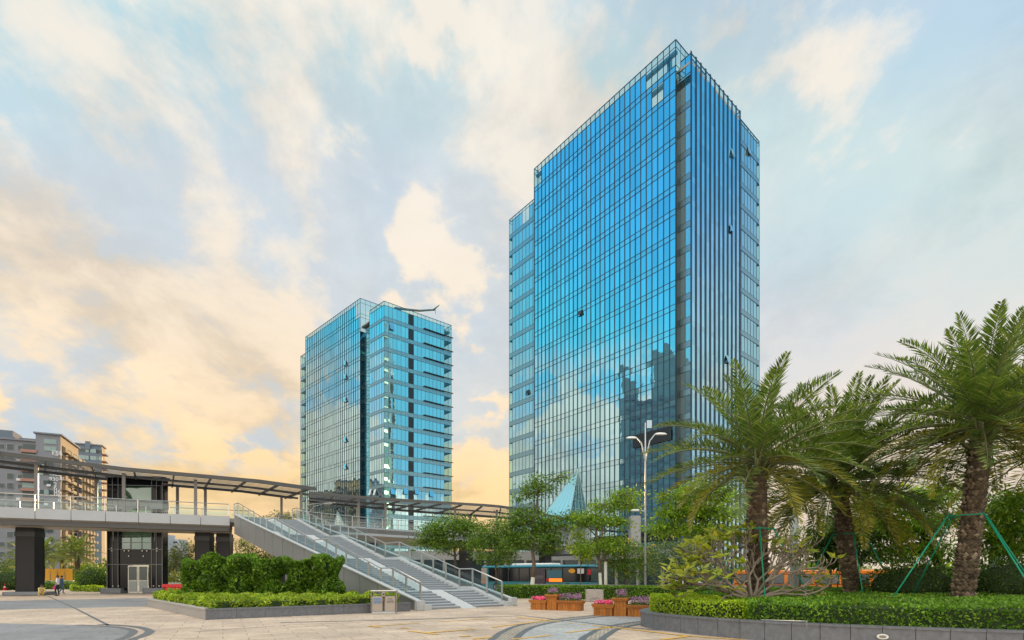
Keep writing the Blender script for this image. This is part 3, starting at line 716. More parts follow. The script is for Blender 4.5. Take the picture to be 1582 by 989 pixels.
# ---- near stretch of the bridge
FB = thing('footbridge', (-33, 48, 0), 'near stretch of raised footbridge with silver fascia panels, left of the stairs', 'footbridge')
fr0 = Q0-fd*40; wdk = 5.3
def along_front(s): return Q0-fd*s
b = MB(); b.prism([fr0+fn*0.1, Q0+fn*0.1, Q0+SW*WID+fn*0.2, Q0+SW*WID+fn*2.5, Q0+fn*wdk+fd*4, fr0+fn*wdk], ZD-0.35, ZD); b.build('deck', M_DECK, FB)
npan = 17; pl = 40/npan
for i in range(npan):
    a, c = fr0+fd*(i*pl+0.02), fr0+fd*((i+1)*pl-0.02)
    q = MB(); q.prism([a, c, c+fn*0.09, a+fn*0.09], ZT-0.86, ZT); q.build('fascia_panel', M_FASC, FB)
    q = MB(); z0, z1 = ZT-0.87, ZT-1.42
    q.face([V3(a+fn*0.02, z0), V3(a+fn*1.25, z1), V3(c+fn*1.25, z1), V3(c+fn*0.02, z0)]); q.face([V3(a+fn*1.25, z1), V3(a+fn*(wdk-1.0), z1), V3(c+fn*(wdk-1.0), z1), V3(c+fn*1.25, z1)])
    q.face([V3(a+fn*(wdk-1.0), z1), V3(a+fn*wdk, z0), V3(c+fn*wdk, z0), V3(c+fn*(wdk-1.0), z1)])
    q.build('soffit_panel', M_SOFF, FB)
q = MB(); q.prism([fr0+fn*wdk, Q0+fn*wdk, Q0+fn*(wdk+0.09), fr0+fn*(wdk+0.09)], ZT-0.86, ZT); q.build('back_fascia', M_FASC, FB)
q = MB(); q.prism([fr0+fn*0.25+fd*0.1, Q0+fn*0.25-fd*0.1, Q0+fn*1.4-fd*0.1, fr0+fn*1.4+fd*0.1], ZT-1.38, ZD-0.36); q.build('edge_girder', M_DKSTEEL, FB)
railing(FB, [V3(fr0+fn*0.16, ZT), V3(Q0+fn*0.16-fd*0.1, ZT)], 1.12, 2.35)
railing(FB, [V3(fr0+fn*(wdk-0.15), ZT), V3(Q0+fn*(wdk-0.15)+fd*2, ZT)], 1.12, 2.35)
def pier(root, c, w, t, rz, zt, plinth=None, m=None):
    q = MB(); q.box((c[0], c[1], zt/2), (w, t, zt), rz=rz, bev=0.03); o = q.build('pier', m or M_DGRAN, root)
    q = MB(); q.box((c[0], c[1], zt-0.55), (w+0.06, t+0.06, 0.42), rz=rz); q.build('capital', M_BLACK, o)
    if plinth:
        q = MB(); q.box((c[0], c[1], 0.16), (plinth, t+0.9, 0.32), rz=rz, bev=0.05); q.build('plinth', M_GGRAN, o)
ang = math.atan2(fd.y, fd.x)
pier(FB, (-41.3, 46.6), 1.45, 1.3, 0.18, ZT-1.42, 2.8)
pier(FB, (-29.4, 52.0), 1.3, 1.3, 0.2, ZT-1.42); pier(FB, (-28.0, 53.0), 1.2, 1.2, 0.2, ZT-1.42)

# ---- stairs
ST = thing('staircase', V3(B0+SW*WID/2, 0), 'wide grey granite outdoor stairs with glass railings and pale centre ramp', 'staircase')
LAND = [(3.0, 4.3), (11.4, 13.4), (21.0, 23.0)]; TOP = 30.6
runs = []; t0 = 0.0
for a_, c_ in LAND+[(TOP, TOP)]: runs.append((t0, a_)); t0 = c_
total = sum(b_-a_ for a_, b_ in runs); SL = ZD/total
def zs(t):
    z = 0.0
    for a_, b_ in runs:
        if t <= a_: return z
        if t <= b_: return z+(t-a_)*SL
        z += (b_-a_)*SL
    return z
def sp_(t, w, z): return V3(B0-SD*t+SW*w, z)
RAMP = (2.35, 3.25)
for a_, b_ in runs:
    n = round((b_-a_)*SL/0.125); za = zs(a_); rise = (zs(b_)-za)/n; tr = (b_-a_)/n
    q = MB()
    for (w0, w1) in ((0.42, RAMP[0]), (RAMP[1], WID-0.42)):
        for k in range(n):
            t0, t1 = a_+k*tr, a_+(k+1)*tr; z0, z1 = za+k*rise, za+(k+1)*rise
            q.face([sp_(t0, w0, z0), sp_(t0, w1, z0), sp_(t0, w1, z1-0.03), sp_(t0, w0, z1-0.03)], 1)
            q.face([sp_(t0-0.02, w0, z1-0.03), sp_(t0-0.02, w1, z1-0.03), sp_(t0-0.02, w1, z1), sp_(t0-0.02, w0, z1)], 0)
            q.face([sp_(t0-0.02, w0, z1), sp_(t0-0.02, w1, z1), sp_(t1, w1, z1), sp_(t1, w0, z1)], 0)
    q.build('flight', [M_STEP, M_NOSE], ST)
    q = MB(); w0, w1 = RAMP
    pts = [(a_-0.1, za+0.004), (b_, zs(b_)+0.07)]
    q.add([sp_(a_-0.25, w0, za+0.005), sp_(a_-0.25, w1, za+0.005), sp_(b_, w1, zs(b_)+0.06), sp_(b_, w0, zs(b_)+0.06), sp_(a_-0.25, w0, za-0.2), sp_(a_-0.25, w1, za-0.2), sp_(b_, w1, zs(b_)-0.3), sp_(b_, w0, zs(b_)-0.3)],
          [(0, 1, 2, 3), (0, 3, 7, 4), (1, 5, 6, 2), (0, 4, 5, 1)]); q.build('ramp_strip', M_PALE, ST)
for a_, b_ in LAND:
    q = MB(); q.add([sp_(a_, 0.42, zs(a_)), sp_(a_, WID-0.42, zs(a_)), sp_(b_, WID-0.42, zs(a_)), sp_(b_, 0.42, zs(a_))], [(0, 1, 2, 3)]); q.build('landing', M_STEP, ST)
# kerbs that carry the railings, and the clad sides
def zcurb(t): return zs(t)+0.20
tl = sorted(set([0.25]+[x for p in LAND for x in p]+[TOP]))
for w0, w1 in ((0.0, 0.42), (WID-0.42, WID)):
    q = MB()
    for i in range(len(tl)-1):
        a_, b_ = tl[i], tl[i+1]
        q.add([sp_(a_, w0, zcurb(a_)), sp_(a_, w1, zcurb(a_)), sp_(b_, w1, zcurb(b_)), sp_(b_, w0, zcurb(b_)),
               sp_(a_, w0, max(0, zs(a_)-0.35)), sp_(a_, w1, max(0, zs(a_)-0.35)), sp_(b_, w1, zs(b_)-0.35), sp_(b_, w0, zs(b_)-0.35)],
              [(0, 1, 2, 3), (0, 3, 7, 4), (1, 5, 6, 2), (4, 7, 6, 5), (0, 4, 5, 1)])
    q.build('kerb', M_PALE, ST)
    q = MB(); q.prism([B0-SD*0.25+SW*w0, B0-SD*0.25+SW*w1, B0+SD*0.35+SW*w1, B0+SD*0.35+SW*w0], 0, 0.26); q.build('kerb_end', M_PALE, ST)
def zline(t): return 0.42+(ZT-0.42)*(t/TOP)
npn = 15
for wside, sgn in ((-0.12, -1), (WID+0.12, 1)):
    for i in range(npn):
        a_, b_ = TOP*i/npn+0.03, TOP*(i+1)/npn-0.03
        za0, zb0 = max(0.0, zline(a_)-1.72), max(0.0, zline(b_)-1.72)
        q = MB(); o_ = wside+0.07*sgn*-1
        vv = [sp_(a_, wside, za0), sp_(b_, wside, zb0), sp_(b_, wside, zline(b_)), sp_(a_, wside, zline(a_)), sp_(a_, o_, za0), sp_(b_, o_, zb0), sp_(b_, o_, zline(b_)), sp_(a_, o_, zline(a_))]
        q.add(vv, [(0, 1, 2, 3), (7, 6, 5, 4), (3, 2, 6, 7), (0, 4, 5, 1), (0, 3, 7, 4), (1, 5, 6, 2)]); q.build('side_panel', M_STRG, ST)
    q = MB(); q.bar(sp_(0.0, wside-0.02*sgn, zline(0)+0.03), sp_(TOP, wside-0.02*sgn, zline(TOP)+0.03), 0.28, 0.06); q.build('coping', M_PALE, ST)
q = MB()
q.face([sp_(6.2, 0, zline(6.2)-1.70), sp_(6.2, WID, zline(6.2)-1.70), sp_(TOP, WID, zline(TOP)-1.70), sp_(TOP, 0, zline(TOP)-1.70)]); q.build('underside', M_SOFF, ST)
for w in (-0.13, WID+0.13):
    q = MB(); c_ = B0+SD*0.15+SW*w; q.box((c_.x, c_.y, 0.24), (0.28, 0.45, 0.48), rz=math.atan2(SD.y, SD.x), bev=0.02); q.build('end_post', M_PALE, ST)
for w in (0.21, WID-0.21):
    pts = [sp_(t, w, zcurb(t)) for t in [0.35]+[x for p in LAND for x in p]+[TOP]]+[sp_(TOP+1.2, w, ZD+0.2)]
    railing(ST, pts, 1.05, 1.55, gh=0.88, post_w=0.06)
for t, w in ((22.0, 0.9), (22.0, WID-0.9), (13, 0.9), (13, WID-0.9)):
    p = sp_(t, w, 0); q = MB(); q.box((p.x, p.y, (zline(t)-1.7)/2), (0.75, 0.75, zline(t)-1.7), rz=0.2); q.build('pier', M_DGRAN, ST)
for s_ in (2.2, 3.5):
    pass

# ---- far stretch of the bridge, beyond the stairs
f2 = [Vector((-21.6, 55.2)), Vector((-17.6, 60.3)), Vector((-11.6, 66.4)), Vector((-2.0, 74.2)), Vector((7.0, 81.5)), Vector((13.0, 86.2))]
f2 = arc(f2, 4)
def offl(P, d):
    o = []
    for i, p in enumerate(P):
        t = (P[min(i+1, len(P)-1)]-P[max(i-1, 0)]).normalized(); o.append(p+Vector((-t.y, t.x))*d)
    return o
F2 = thing('footbridge', (-8, 70, 0), 'far stretch of raised footbridge running behind the stairs to the tall tower', 'footbridge')
bk = offl(f2, 6.0)
q = MB()
for i in range(len(f2)-1): q.prism([f2[i], f2[i+1], bk[i+1], bk[i]], ZD-0.5, ZD)
q.build('deck', M_DECK, F2)
inn = offl(f2, 0.09); in2 = offl(f2, 1.3); in3 = offl(f2, 4.8)
for i in range(len(f2)-1):
    q = MB(); q.prism([f2[i], f2[i+1], inn[i+1], inn[i]], ZT-0.95, ZT); q.build('fascia_panel', M_FASC, F2)
    q = MB(); q.face([V3(inn[i], ZT-0.95), V3(in2[i], ZT-1.6), V3(in2[i+1], ZT-1.6), V3(inn[i+1], ZT-0.95)]); q.face([V3(in2[i], ZT-1.6), V3(in3[i], ZT-1.6), V3(in3[i+1], ZT-1.6), V3(in2[i+1], ZT-1.6)]); q.build('soffit_panel', M_SOFF, F2)
rl = offl(f2, 0.2); railing(F2, [V3(p, ZT) for p in rl], 1.12, 2.2)
rl = offl(f2, 5.8); railing(F2, [V3(p, ZT) for p in rl], 1.12, 2.2)
for i in (6, 11, 16):
    p = offl(f2, 3)[i]; pier(F2, p, 1.4, 1.4, 0.7, ZT-1.6)

# ---- louvred canopies
def canopy(name, label, near, far, zs_, nslat, posts_near, posts_far, step=3.0, slw=0.30, edge=0.34):
    """near, far: plan curves; zs_: height at each; slats run lengthwise on cross beams"""
    root = thing(name, V3(near[len(near)//2], ZD), label, 'canopy')
    N_ = len(near)
    def pt(i, f, dz=0.0): return V3(near[i].lerp(far[i], f), zs_[i]+dz)
    q = MB()
    for k in range(nslat):
        f = (k+0.5)/nslat
        for i in range(N_-1):
            a, c = pt(i, f), pt(i+1, f); w = slw
            sd = (pt(i, 1)-pt(i, 0)).normalized(); up = Vector((0, 0, 1))
            tl_ = Vector((0, 0, 0.03))
            q.add([a-sd*w/2-tl_, a+sd*w/2+tl_, c+sd*w/2+tl_, c-sd*w/2-tl_, a-sd*w/2-tl_-up*0.05, a+sd*w/2+tl_-up*0.05, c+sd*w/2+tl_-up*0.05, c-sd*w/2-tl_-up*0.05],
                  [(0, 3, 2, 1), (4, 5, 6, 7), (0, 4, 7, 3), (1, 2, 6, 5), (0, 1, 5, 4), (2, 3, 7, 6)])
    q.build('slat_roof', M_DKSTEEL, root)
    for f, h_ in ((0.0, edge), (1.0, edge*0.8), (0.30, 0.22), (0.72, 0.22)):
        q = MB()
        for i in range(N_-1): q.bar(pt(i, f, -0.10 if f in (0.0, 1.0) else -0.42), pt(i+1, f, -0.10 if f in (0.0, 1.0) else -0.42), 0.14, h_)
        q.build('edge_beam' if f in (0.0, 1.0) else 'purlin', M_DKSTEEL, root)
    L_ = 0.0; nxt = 0.0
    for i in range(N_-1):
        seg = (near[i+1]-near[i]).length
        while nxt <= L_+seg:
            u = (nxt-L_)/seg; a = pt(i, 0).lerp(pt(i+1, 0), u); c = pt(i, 1).lerp(pt(i+1, 1), u)
            q = MB(); q.bar(a-Vector((0, 0, 0.24)), c-Vector((0, 0, 0.24)), 0.12, 0.24); q.build('cross_beam', M_DKSTEEL, root)
            nxt += step
        L_ += seg
    for row, f in ((posts_near, 0.16), (posts_far, 0.80)):
        for px, zb in row:
            best = None
            for i in range(N_-1):
                for u in (0, .1, .2, .3, .4, .5, .6, .7, .8, .9):
                    p = pt(i, f).lerp(pt(i+1, f), u); d_ = abs(CX+F*p.x/p.y-px)
                    if best is None or d_ < best[0]: best = (d_, p)
            p = best[1]; q = MB(); q.box((p.x, p.y, (zb+p.z-0.3)/2), (0.26, 0.20, p.z-0.3-zb), rz=ang); o = q.build('post', M_POST, root)
            q = MB(); q.bar(p-Vector((0, 0, 0.9)), p+V3(fn, 0)*1.0-Vector((0, 0, 0.3)), 0.08, 0.1); q.build('bracket', M_DKSTEEL, o)
    return root
def P3(px, py, d): return XY(px, d), hz(py, d)
nr = [P3(-260, 664, 34.5), P3(-120, 682, 38.6), P3(0, 698.5, 43.4), P3(95, 711, 45.6), P3(190, 723, 48.0), P3(307, 733.5, 51.0), P3(400, 742, 54.0), P3(488, 754, 57.5)]
near = [p for p, _ in nr]; zz = [z for _, z in nr]
far = []
for i, p in enumerate(near):
    w_ = 6.6+0.25*i; t = (near[min(i+1, len(near)-1)]-near[max(i-1, 0)]).normalized(); far.append(p+Vector((-t.y, t.x))*w_)
def dens(a, n=3):
    out = []
    for i in range(len(a)-1):
        for k in range(n): out.append(a[i]+(a[i+1]-a[i])*(k/n))
    return out+[a[-1]]
C1 = canopy('walkway_canopy', 'dark louvred walkway canopy over the near footbridge stretch', dens(near), dens(far), dens(zz), 12,
            [(57, ZT), (193, ZT), (303, ZT), (465, ZD)], [(275, ZT), (318, ZT), (435, ZD), (150, ZT)])
Z2 = 11.3
near2 = arc([XY(478, 62.5), XY(590, 66.0), XY(697, 68.7), XY(771, 70.5), XY(820, 75.0), XY(882, 83.6), XY(930, 90)], 3)
far2 = arc([XY(478, 69.5), XY(560, 73.5), XY(647, 78.0), XY(766, 83.5), XY(820, 88.5), XY(880, 96.0), XY(940, 103)], 3)
C2 = canopy('walkway_canopy', 'dark louvred walkway canopy curving over the far footbridge stretch', near2, far2, [Z2-0.06*i for i in range(len(near2))], 11,
            [(553, ZT), (595, ZT), (704, ZT), (768, ZT), (850, ZT)], [(727, ZT)], step=2.6)

# ------------------------------------------------------------------ other buildings
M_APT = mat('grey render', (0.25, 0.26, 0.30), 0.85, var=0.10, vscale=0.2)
M_APTSUN = mat('sunlit side render', (0.50, 0.37, 0.22), 0.85, var=0.10, vscale=0.2)  # warm sunlight put into the colour of the sun-facing side walls
M_PINK = mat('pink brown render', (0.42, 0.24, 0.20), 0.85, var=0.1, vscale=0.3)
M_APT3 = mat('blue grey render', (0.16, 0.20, 0.26), 0.85, var=0.08, vscale=0.2)
M_WIN = mat('dull window', (0.06, 0.09, 0.10), 0.15, 0.2)
M_WINL = mat('bright window', (0.28, 0.40, 0.40), 0.2)
M_WFRAME = mat('window frame', (0.35, 0.35, 0.34), 0.5)
M_AC = mat('air conditioner white', (0.75, 0.76, 0.76), 0.5)
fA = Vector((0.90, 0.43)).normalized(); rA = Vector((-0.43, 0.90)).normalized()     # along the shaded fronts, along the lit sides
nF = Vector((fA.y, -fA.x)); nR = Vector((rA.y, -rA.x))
def win(root, P, u, no, s, z, w, h, m=None, dp=0.12):
    E, n3 = V3(u, 0), V3(no, 0); c = V3(P, z)+E*s
    q = MB(); q.box(c+n3*0.03, (w+0.24, dp, h+0.24), axes=(E, n3, Vector((0, 0, 1)))); o = q.build('window', M_WFRAME, root)
    q = MB(); q.box(c+n3*(0.06+dp/2), (w, 0.06, h), axes=(E, n3, Vector((0, 0, 1)))); q.box(c+n3*(0.11+dp/2), (0.08, 0.05, h), axes=(E, n3, Vector((0, 0, 1)))); q.build('pane', m or M_WIN, o)
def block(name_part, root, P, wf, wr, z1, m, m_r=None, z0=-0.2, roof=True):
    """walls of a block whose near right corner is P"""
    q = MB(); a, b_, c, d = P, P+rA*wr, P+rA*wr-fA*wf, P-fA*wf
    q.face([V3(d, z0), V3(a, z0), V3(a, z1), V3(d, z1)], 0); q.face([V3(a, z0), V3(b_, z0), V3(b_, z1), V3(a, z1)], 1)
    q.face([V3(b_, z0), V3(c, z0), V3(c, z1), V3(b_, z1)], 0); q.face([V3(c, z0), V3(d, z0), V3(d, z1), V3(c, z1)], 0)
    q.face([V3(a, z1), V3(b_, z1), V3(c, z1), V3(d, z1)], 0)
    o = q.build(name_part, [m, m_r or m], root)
    if roof:
        q = MB(); ex = 0.5; q.prism([P+(fA-rA)*ex, P+rA*(wr+ex)+fA*ex, P+rA*(wr+ex)-fA*(wf+ex), P-fA*(wf+ex)-rA*ex], z1+0.002, z1+0.45); q.build('roof', M_APT, root)
    return o
def wpx(P, u, px): return (along(P, u, px)-P).length
# block with the sunlit side and the white lettering
P1 = XY(93.5, 175.0); H1a = hz(673, 175.0); W1 = wpx(P1, -fA, 55); W1r = wpx(P1, rA, 121)
AP1 = thing('apartment_block', V3(P1, 0), 'grey apartment block with white vertical lettering and sunlit right side', 'apartment block')
block('wall', AP1, P1, W1, W1r, H1a, M_APT, M_APTSUN)
for r in range(2): win(AP1, P1, -fA, nF, wpx(P1, -fA, 78), hz(682+11*r, 175)-0.4, 3.0, 1.3, M_WINL)
for r in range(12):
    z = H1a-9.3-3.05*r
    if z < 3: break
    for px, w in ((64, 1.3), (72, 1.6), (79, 1.2)):
        if (r*3+px) % 7 != 0: win(AP1, P1, -fA, nF, wpx(P1, -fA, px), z, w, 1.4, M_WINL if (r+px) % 5 == 0 else M_WIN)
    if r % 2 == 0:
        q = MB(); q.box(V3(P1-fA*wpx(P1, -fA, 68+(r % 3)*4)+nF*0.4, z-0.9), (1.0, 0.6, 0.7), rz=math.atan2(fA.y, fA.x)); q.build('air_conditioner', M_AC, AP1)
M_WINDK = mat('dark balcony opening', (0.05, 0.05, 0.05), 0.9, spec=0.1)
M_BALC = mat('cream balcony', (0.30, 0.225, 0.155), 0.8, var=0.1)
def balconies(root, P, z_top, wr, nz, cols, dz=3.05):
    for r in range(nz):
        z = z_top-3.2-dz*r
        if z < 2: break
        for k in range(cols):
            s = wr*(k+0.5)/cols
            E, n3 = V3(rA, 0), V3(nR, 0); c = V3(P, z)+E*s
            w = wr/cols*0.62
            q = MB(); q.box(c+n3*0.7+Vector((0, 0, -0.9)), (w, 1.4, 0.16), axes=(E, n3, Vector((0, 0, 1))))
            q.box(c+n3*1.38+Vector((0, 0, -0.4)), (w, 0.1, 0.9), axes=(E, n3, Vector((0, 0, 1)))); o = q.build('balcony', M_BALC, root)
            q = MB(); q.box(c+n3*0.05+Vector((0, 0, 0.3)), (w*0.8, 0.1, 2.0), axes=(E, n3, Vector((0, 0, 1)))); q.build('window', M_WINDK, o)
balconies(AP1, P1, H1a-1, W1r, 14, 3)
# white characters down the front
def text(root, body, px, py, d, size, m, u, no, P, name='lettering', ext=0.04):
    cu = bpy.data.curves.new(name, 'FONT'); cu.body = body; cu.size = size; cu.align_x = 'CENTER'; cu.align_y = 'CENTER'; cu.extrude = ext
    tmp = bpy.data.objects.new(name, cu); COL.objects.link(tmp); bpy.context.view_layer.update()
    me = bpy.data.meshes.new_from_object(tmp.evaluated_get(bpy.context.evaluated_depsgraph_get())); bpy.data.objects.remove(tmp); bpy.data.curves.remove(cu)
    me.materials.clear(); me.materials.append(m); o = bpy.data.objects.new(name, me); COL.objects.link(o)
    E, n3 = V3(u, 0).normalized(), V3(no, 0).normalized()
    M = Matrix((E, Vector((0, 0, 1)), n3)).transposed().to_4x4()
    s = (along(P, u if (along(P, u, px)-P).dot(u) > 0 else -u, px)); M.translation = V3(s, hz(py, s.y))+n3*0.25
    o.parent = root; M.translation = M.translation-OFF[root.name]; o.matrix_local = M; return o
M_SIGN = mat('white sign letter', (0.85, 0.87, 0.9), 0.5)
for body, px, py, sz in (('旺', 85.5, 701, 1.75), ('铺', 92, 701, 1.6), ('店', 89, 732, 2.2), ('930平', 88.5, 741, 1.6), ('2', 86, 749, 1.8), ('6', 86, 754.3, 1.8), ('0', 86.3, 759.3, 1.8), ('0', 86.6, 764, 1.8),
                         ('6', 92, 760, 1.8), ('6', 92.2, 766, 1.8), ('8', 92.3, 774, 1.8)):
    text(AP1, body, px, py, 175, sz, M_SIGN, fA, nF, P1)
# lower sunlit wing to the right of it
P1b = along(P1, rA, 121)+fA*1.0; H1b = hz(713, P1b.y); W1br = wpx(P1b, rA, 146)
AP1b = thing('apartment_block', V3(P1b, 0), 'sunlit apartment wing with stacked balconies, behind the lettered block', 'apartment block')
block('wall', AP1b, P1b, 10, W1br, H1b, M_APT, M_APTSUN); balconies(AP1b, P1b, H1b, W1br, 13, 4)
# block at the frame edge with pink balconies
P2 = along(P1, -fA, 55.5)-nF*0.8; H2a = hz(683, P2.y); 
AP2 = thing('apartment_block', V3(P2, 0), 'grey apartment block with a column of pink brown balconies at left edge', 'apartment block')
W2 = wpx(P2, -fA, -40); block('wall', AP2, P2, W2, 16, H2a, M_APT)
pc = along(P2, -fA, 24); q = MB(); q.prism([P2-fA*0.4-nF*3, pc-nF*3, pc-nF*9, P2-fA*0.4-nF*9], H2a, hz(675.5, P2.y)); q.build('penthouse', M_APT, AP2)
pc, pd = along(P2, -fA, 19), along(P2, -fA, -20); q = MB(); q.prism([pc-nF*0.5, pd-nF*0.5, pd-nF*8, pc-nF*8], H2a+0.01, hz(665, pc.y)); q.build('stair_tower', M_APT3, AP2)
for r in range(14):
    z = H2a-2.2-3.05*r
    if z < 3: break
    E, n3 = V3(fA, 0), V3(nF, 0); c = V3(along(P2, -fA, 46), z)
    w = 4.0
    q = MB(); q.box(c+n3*0.6+Vector((0, 0, -1.0)), (w, 1.2, 0.9), axes=(E, n3, Vector((0, 0, 1)))); o = q.build('balcony', M_PINK, AP2)
    q = MB(); q.box(c+n3*0.1+Vector((0, 0, 0.45)), (w-0.5, 0.2, 1.6), axes=(E, n3, Vector((0, 0, 1)))); q.build('window', M_WINL if r % 3 == 1 else M_WIN, o)
    for px, w_ in ((16, 1.5), (3, 1.2), (31, 1.0)):
        if (r+px) % 6: win(AP2, P2, -fA, nF, wpx(P2, -fA, px), z, w_, 1.7 if px == 16 else 1.2, M_WIN)
    if r % 2 == 1:
        q = MB(); q.box(V3(along(P2, -fA, 29.5)+nF*0.4, z-1.0), (1.0, 0.6, 0.7), rz=math.atan2(fA.y, fA.x)); q.build('air_conditioner', M_AC, AP2)
# far block with stepped top
P3b = XY(157, 245.0); H3 = hz(689, 245.0)
AP3 = thing('apartment_block', V3(P3b, 0), 'blue grey far apartment block with stepped roof and projecting balconies', 'apartment block')
W3 = wpx(P3b, -fA, 118); block('wall', AP3, P3b, W3, wpx(P3b, rA, 160)+3, H3, M_APT3, M_APTSUN)
pc, pd = along(P3b, -fA, 140), along(P3b, -fA, 132); q = MB(); q.prism([pc+nF*0.6, pd+nF*0.6, pd-nF*5, pc-nF*5], H3-2, hz(684, P3b.y)); q.build('roof_room', M_APT3, AP3)
for r in range(9):
    z = H3-2.6-3.2*r
    for px, w in ((126, 2.6), (136, 1.8), (145, 3.6), (153, 2.2)): win(AP3, P3b, -fA, nF, wpx(P3b, -fA, px), z, w, 1.6, M_WINL if (r+px) % 3 else M_WIN)
    q = MB(); E, n3 = V3(rA, 0), V3(nR, 0); q.box(V3(P3b, z-1)+E*2.5+n3*0.8, (4.2, 1.8, 0.5), axes=(E, n3, Vector((0, 0, 1)))); q.build('balcony', M_PINK, AP3)
# pale towers far off beyond the bridge
M_FAR = mat('pale far tower', (0.48, 0.50, 0.54), 0.9)
for px0, px1, py, d, lab in ((247, 256, 826, 420, 'pale far tower beyond the bridge, the narrower and taller one'), (258, 276, 833, 430, 'pale far tower beyond the bridge, the wider and lower one')):
    a, c = XY(px0, d), XY(px1, d); t_ = thing('far_tower', V3((a+c)/2, 0), lab, 'tower')
    q = MB(); z1 = hz(py, d); q.prism([a, c, c+Vector((0, 12)), a+Vector((0, 12))], -0.2, z1); q.build('wall', M_FAR, t_)
    for r in range(8):
        q = MB(); q.box(V3((a+c)/2+Vector((0, -0.1)), z1-2.5-r*3.4), ((c-a).length*0.8, 0.3, 1.3)); q.build('window', M_WIN, t_)
# the office building opposite, off to the left, that shows only as a reflection in the tall tower
RB = thing('office_building', (-122, 100, 0), 'dark office building reflected in the tall tower front', 'office building')
M_RB = mat('dark teal cladding', (0.18, 0.28, 0.31), 0.5, 0.1, var=0.2, vscale=0.2)
def yc(y): return 88+9*math.sin(max(0.0, min(1.0, (y-78)/22.0))*math.pi*0.75)
q = MB(); ys = [76+i*1.5 for i in range(16)]
for i in range(len(ys)-1):
    q.prism([(-112, ys[i]), (-112, ys[i+1]), (-130, ys[i+1]), (-130, ys[i])], 0, yc(ys[i]) if ys[i] < 93 else 76)
q.build('wall', M_RB, RB)
q = MB(); q.prism([(-112, 98.5), (-130, 98.5), (-130, 106), (-112, 106)], 0, 84); q.prism([(-111.8, 104), (-116, 104), (-116, 107), (-111.8, 107)], 0, 91); q.build('wing', M_RB, RB)
for r in range(20):
    q = MB(); q.prism([(-111.9, 77), (-111.9, 103.5), (-111.6, 103.5), (-111.6, 77)], 4+r*3.7, 5.6+r*3.7); q.build('window_band', M_APT3, RB)

# podium under the towers, glass pyramids and the dark entrance hall
M_PODG = mat('dark shop glass', (0.03, 0.05, 0.055), 0.12, 0.3)
M_PODW = mat('podium stone', (0.30, 0.31, 0.31), 0.7, var=0.1)
PO = thing('podium', (-20, 110, 0), 'dark low podium with shopfronts under the two towers', 'podium')
pf = [Vector((-50, 118)), Vector((-18, 98)), Vector((8, 103)), Vector((20, 95)), Vector((27, 89.3))]
q = MB(); q.prism(pf+[Vector((30, 96)), Vector((10, 125)), Vector((-25, 128)), Vector((-45, 135))], -0.15, 5.6); q.build('wall', M_PODG, PO)
for i in range(len(pf)-1):
    a, c = pf[i], pf[i+1]; t = (c-a).normalized(); no = Vector((t.y, -t.x)); ln = (c-a).length; n = int(ln/3.6)
    q = MB(); q.prism([a+no*0.2, c+no*0.2, c-no*1, a-no*1], 4.6, 6.2); q.build('parapet', M_PODW, PO)
    for k in range(n):
        p = a+t*(ln*(k+0.5)/n); q = MB(); q.box(V3(p+no*0.2, 2.3), (0.4, 0.4, 4.6), rz=math.atan2(t.y, t.x)); q.build('column', M_PODW, PO)
M_PBAR = mat('teal glazing bar', (0.22, 0.36, 0.38), 0.4, 0.3)
def pyramid(label, base, apex, m_a, m_b, zb):
    """base: three or four plan points; two visible faces with their own glass"""
    r = thing('glass_pyramid', V3(base[1], zb), label, 'skylight')
    n = len(base)
    for i in range(n-1):
        q = MB(); q.face([V3(base[i], zb), V3(base[i+1], zb), apex]); q.build('glass_face', m_a if i == 0 else m_b, r)
    q = MB(); q.face([V3(base[-1], zb), V3(base[0], zb), apex]); q.build('glass_face', m_b, r)
    for i in range(n):
        q = MB(); q.bar(V3(base[i], zb), apex, 0.14, 0.14); q.build('edge_bar', M_PBAR, r)
    a, c = V3(base[1], zb), V3(base[2], zb)
    for k in range(1, 7):
        f = k/7; q = MB(); q.bar(a.lerp(apex, f), c.lerp(apex, f), 0.08, 0.08); q.build('glazing_bar', M_PBAR, r)
    for k in range(1, 4):
        f = k/4; q = MB(); p = a.lerp(c, f); q.bar(p, p.lerp(apex, 0.97), 0.08, 0.08); q.build('glazing_bar', M_PBAR, r)
    a, c = V3(base[0], zb), V3(base[1], zb)
    for k in range(1, 6):
        f = k/6; q = MB(); p = a.lerp(c, f); q.bar(p, p.lerp(apex, 0.97), 0.05, 0.04); q.build('glazing_bar', M_PBAR, r)
G_PYR = tower_glass('pale pyramid glass', (0.7, 0.93, 0.95), (0.8, 0.95, 0.97), (0.34, 0.60, 0.62), share=0.35, rough=0.10)
G_PYD = tower_glass('dark pyramid glass', (0.12, 0.24, 0.28), (0.4, 0.5, 0.55), (0.015, 0.05, 0.06), share=0.4)
zb = 9.5
def at(px, py, d): return XY(px, d)
pyramid('large glass pyramid skylight in front of the tall tower', [XY(826, 88), XY(878, 82), XY(911, 87), XY(858, 93)], V3(XY(893, 86.5), hz(724, 86.5)), G_PYR, G_PYD, zb)
M_PYW = mat('white pyramid panel', (0.72, 0.80, 0.78), 0.4)
pyramid('small white pyramid rooflight seen past the stairs', [XY(507, 96), XY(548, 92), XY(552, 98), XY(515, 101)], V3(XY(521.5, 95), hz(791, 95)), M_PYW, G_PYD, 6.2)
q = MB(); q.prism([XY(826, 88.5), XY(878, 82.3), XY(911, 87.3), XY(858, 93.4)], 5.0, zb-0.004); tag(q.build('skylight_plinth', M_PODW, origin=V3(XY(870, 87), 5.0)), 'grey plinth under the large glass pyramid', 'plinth')
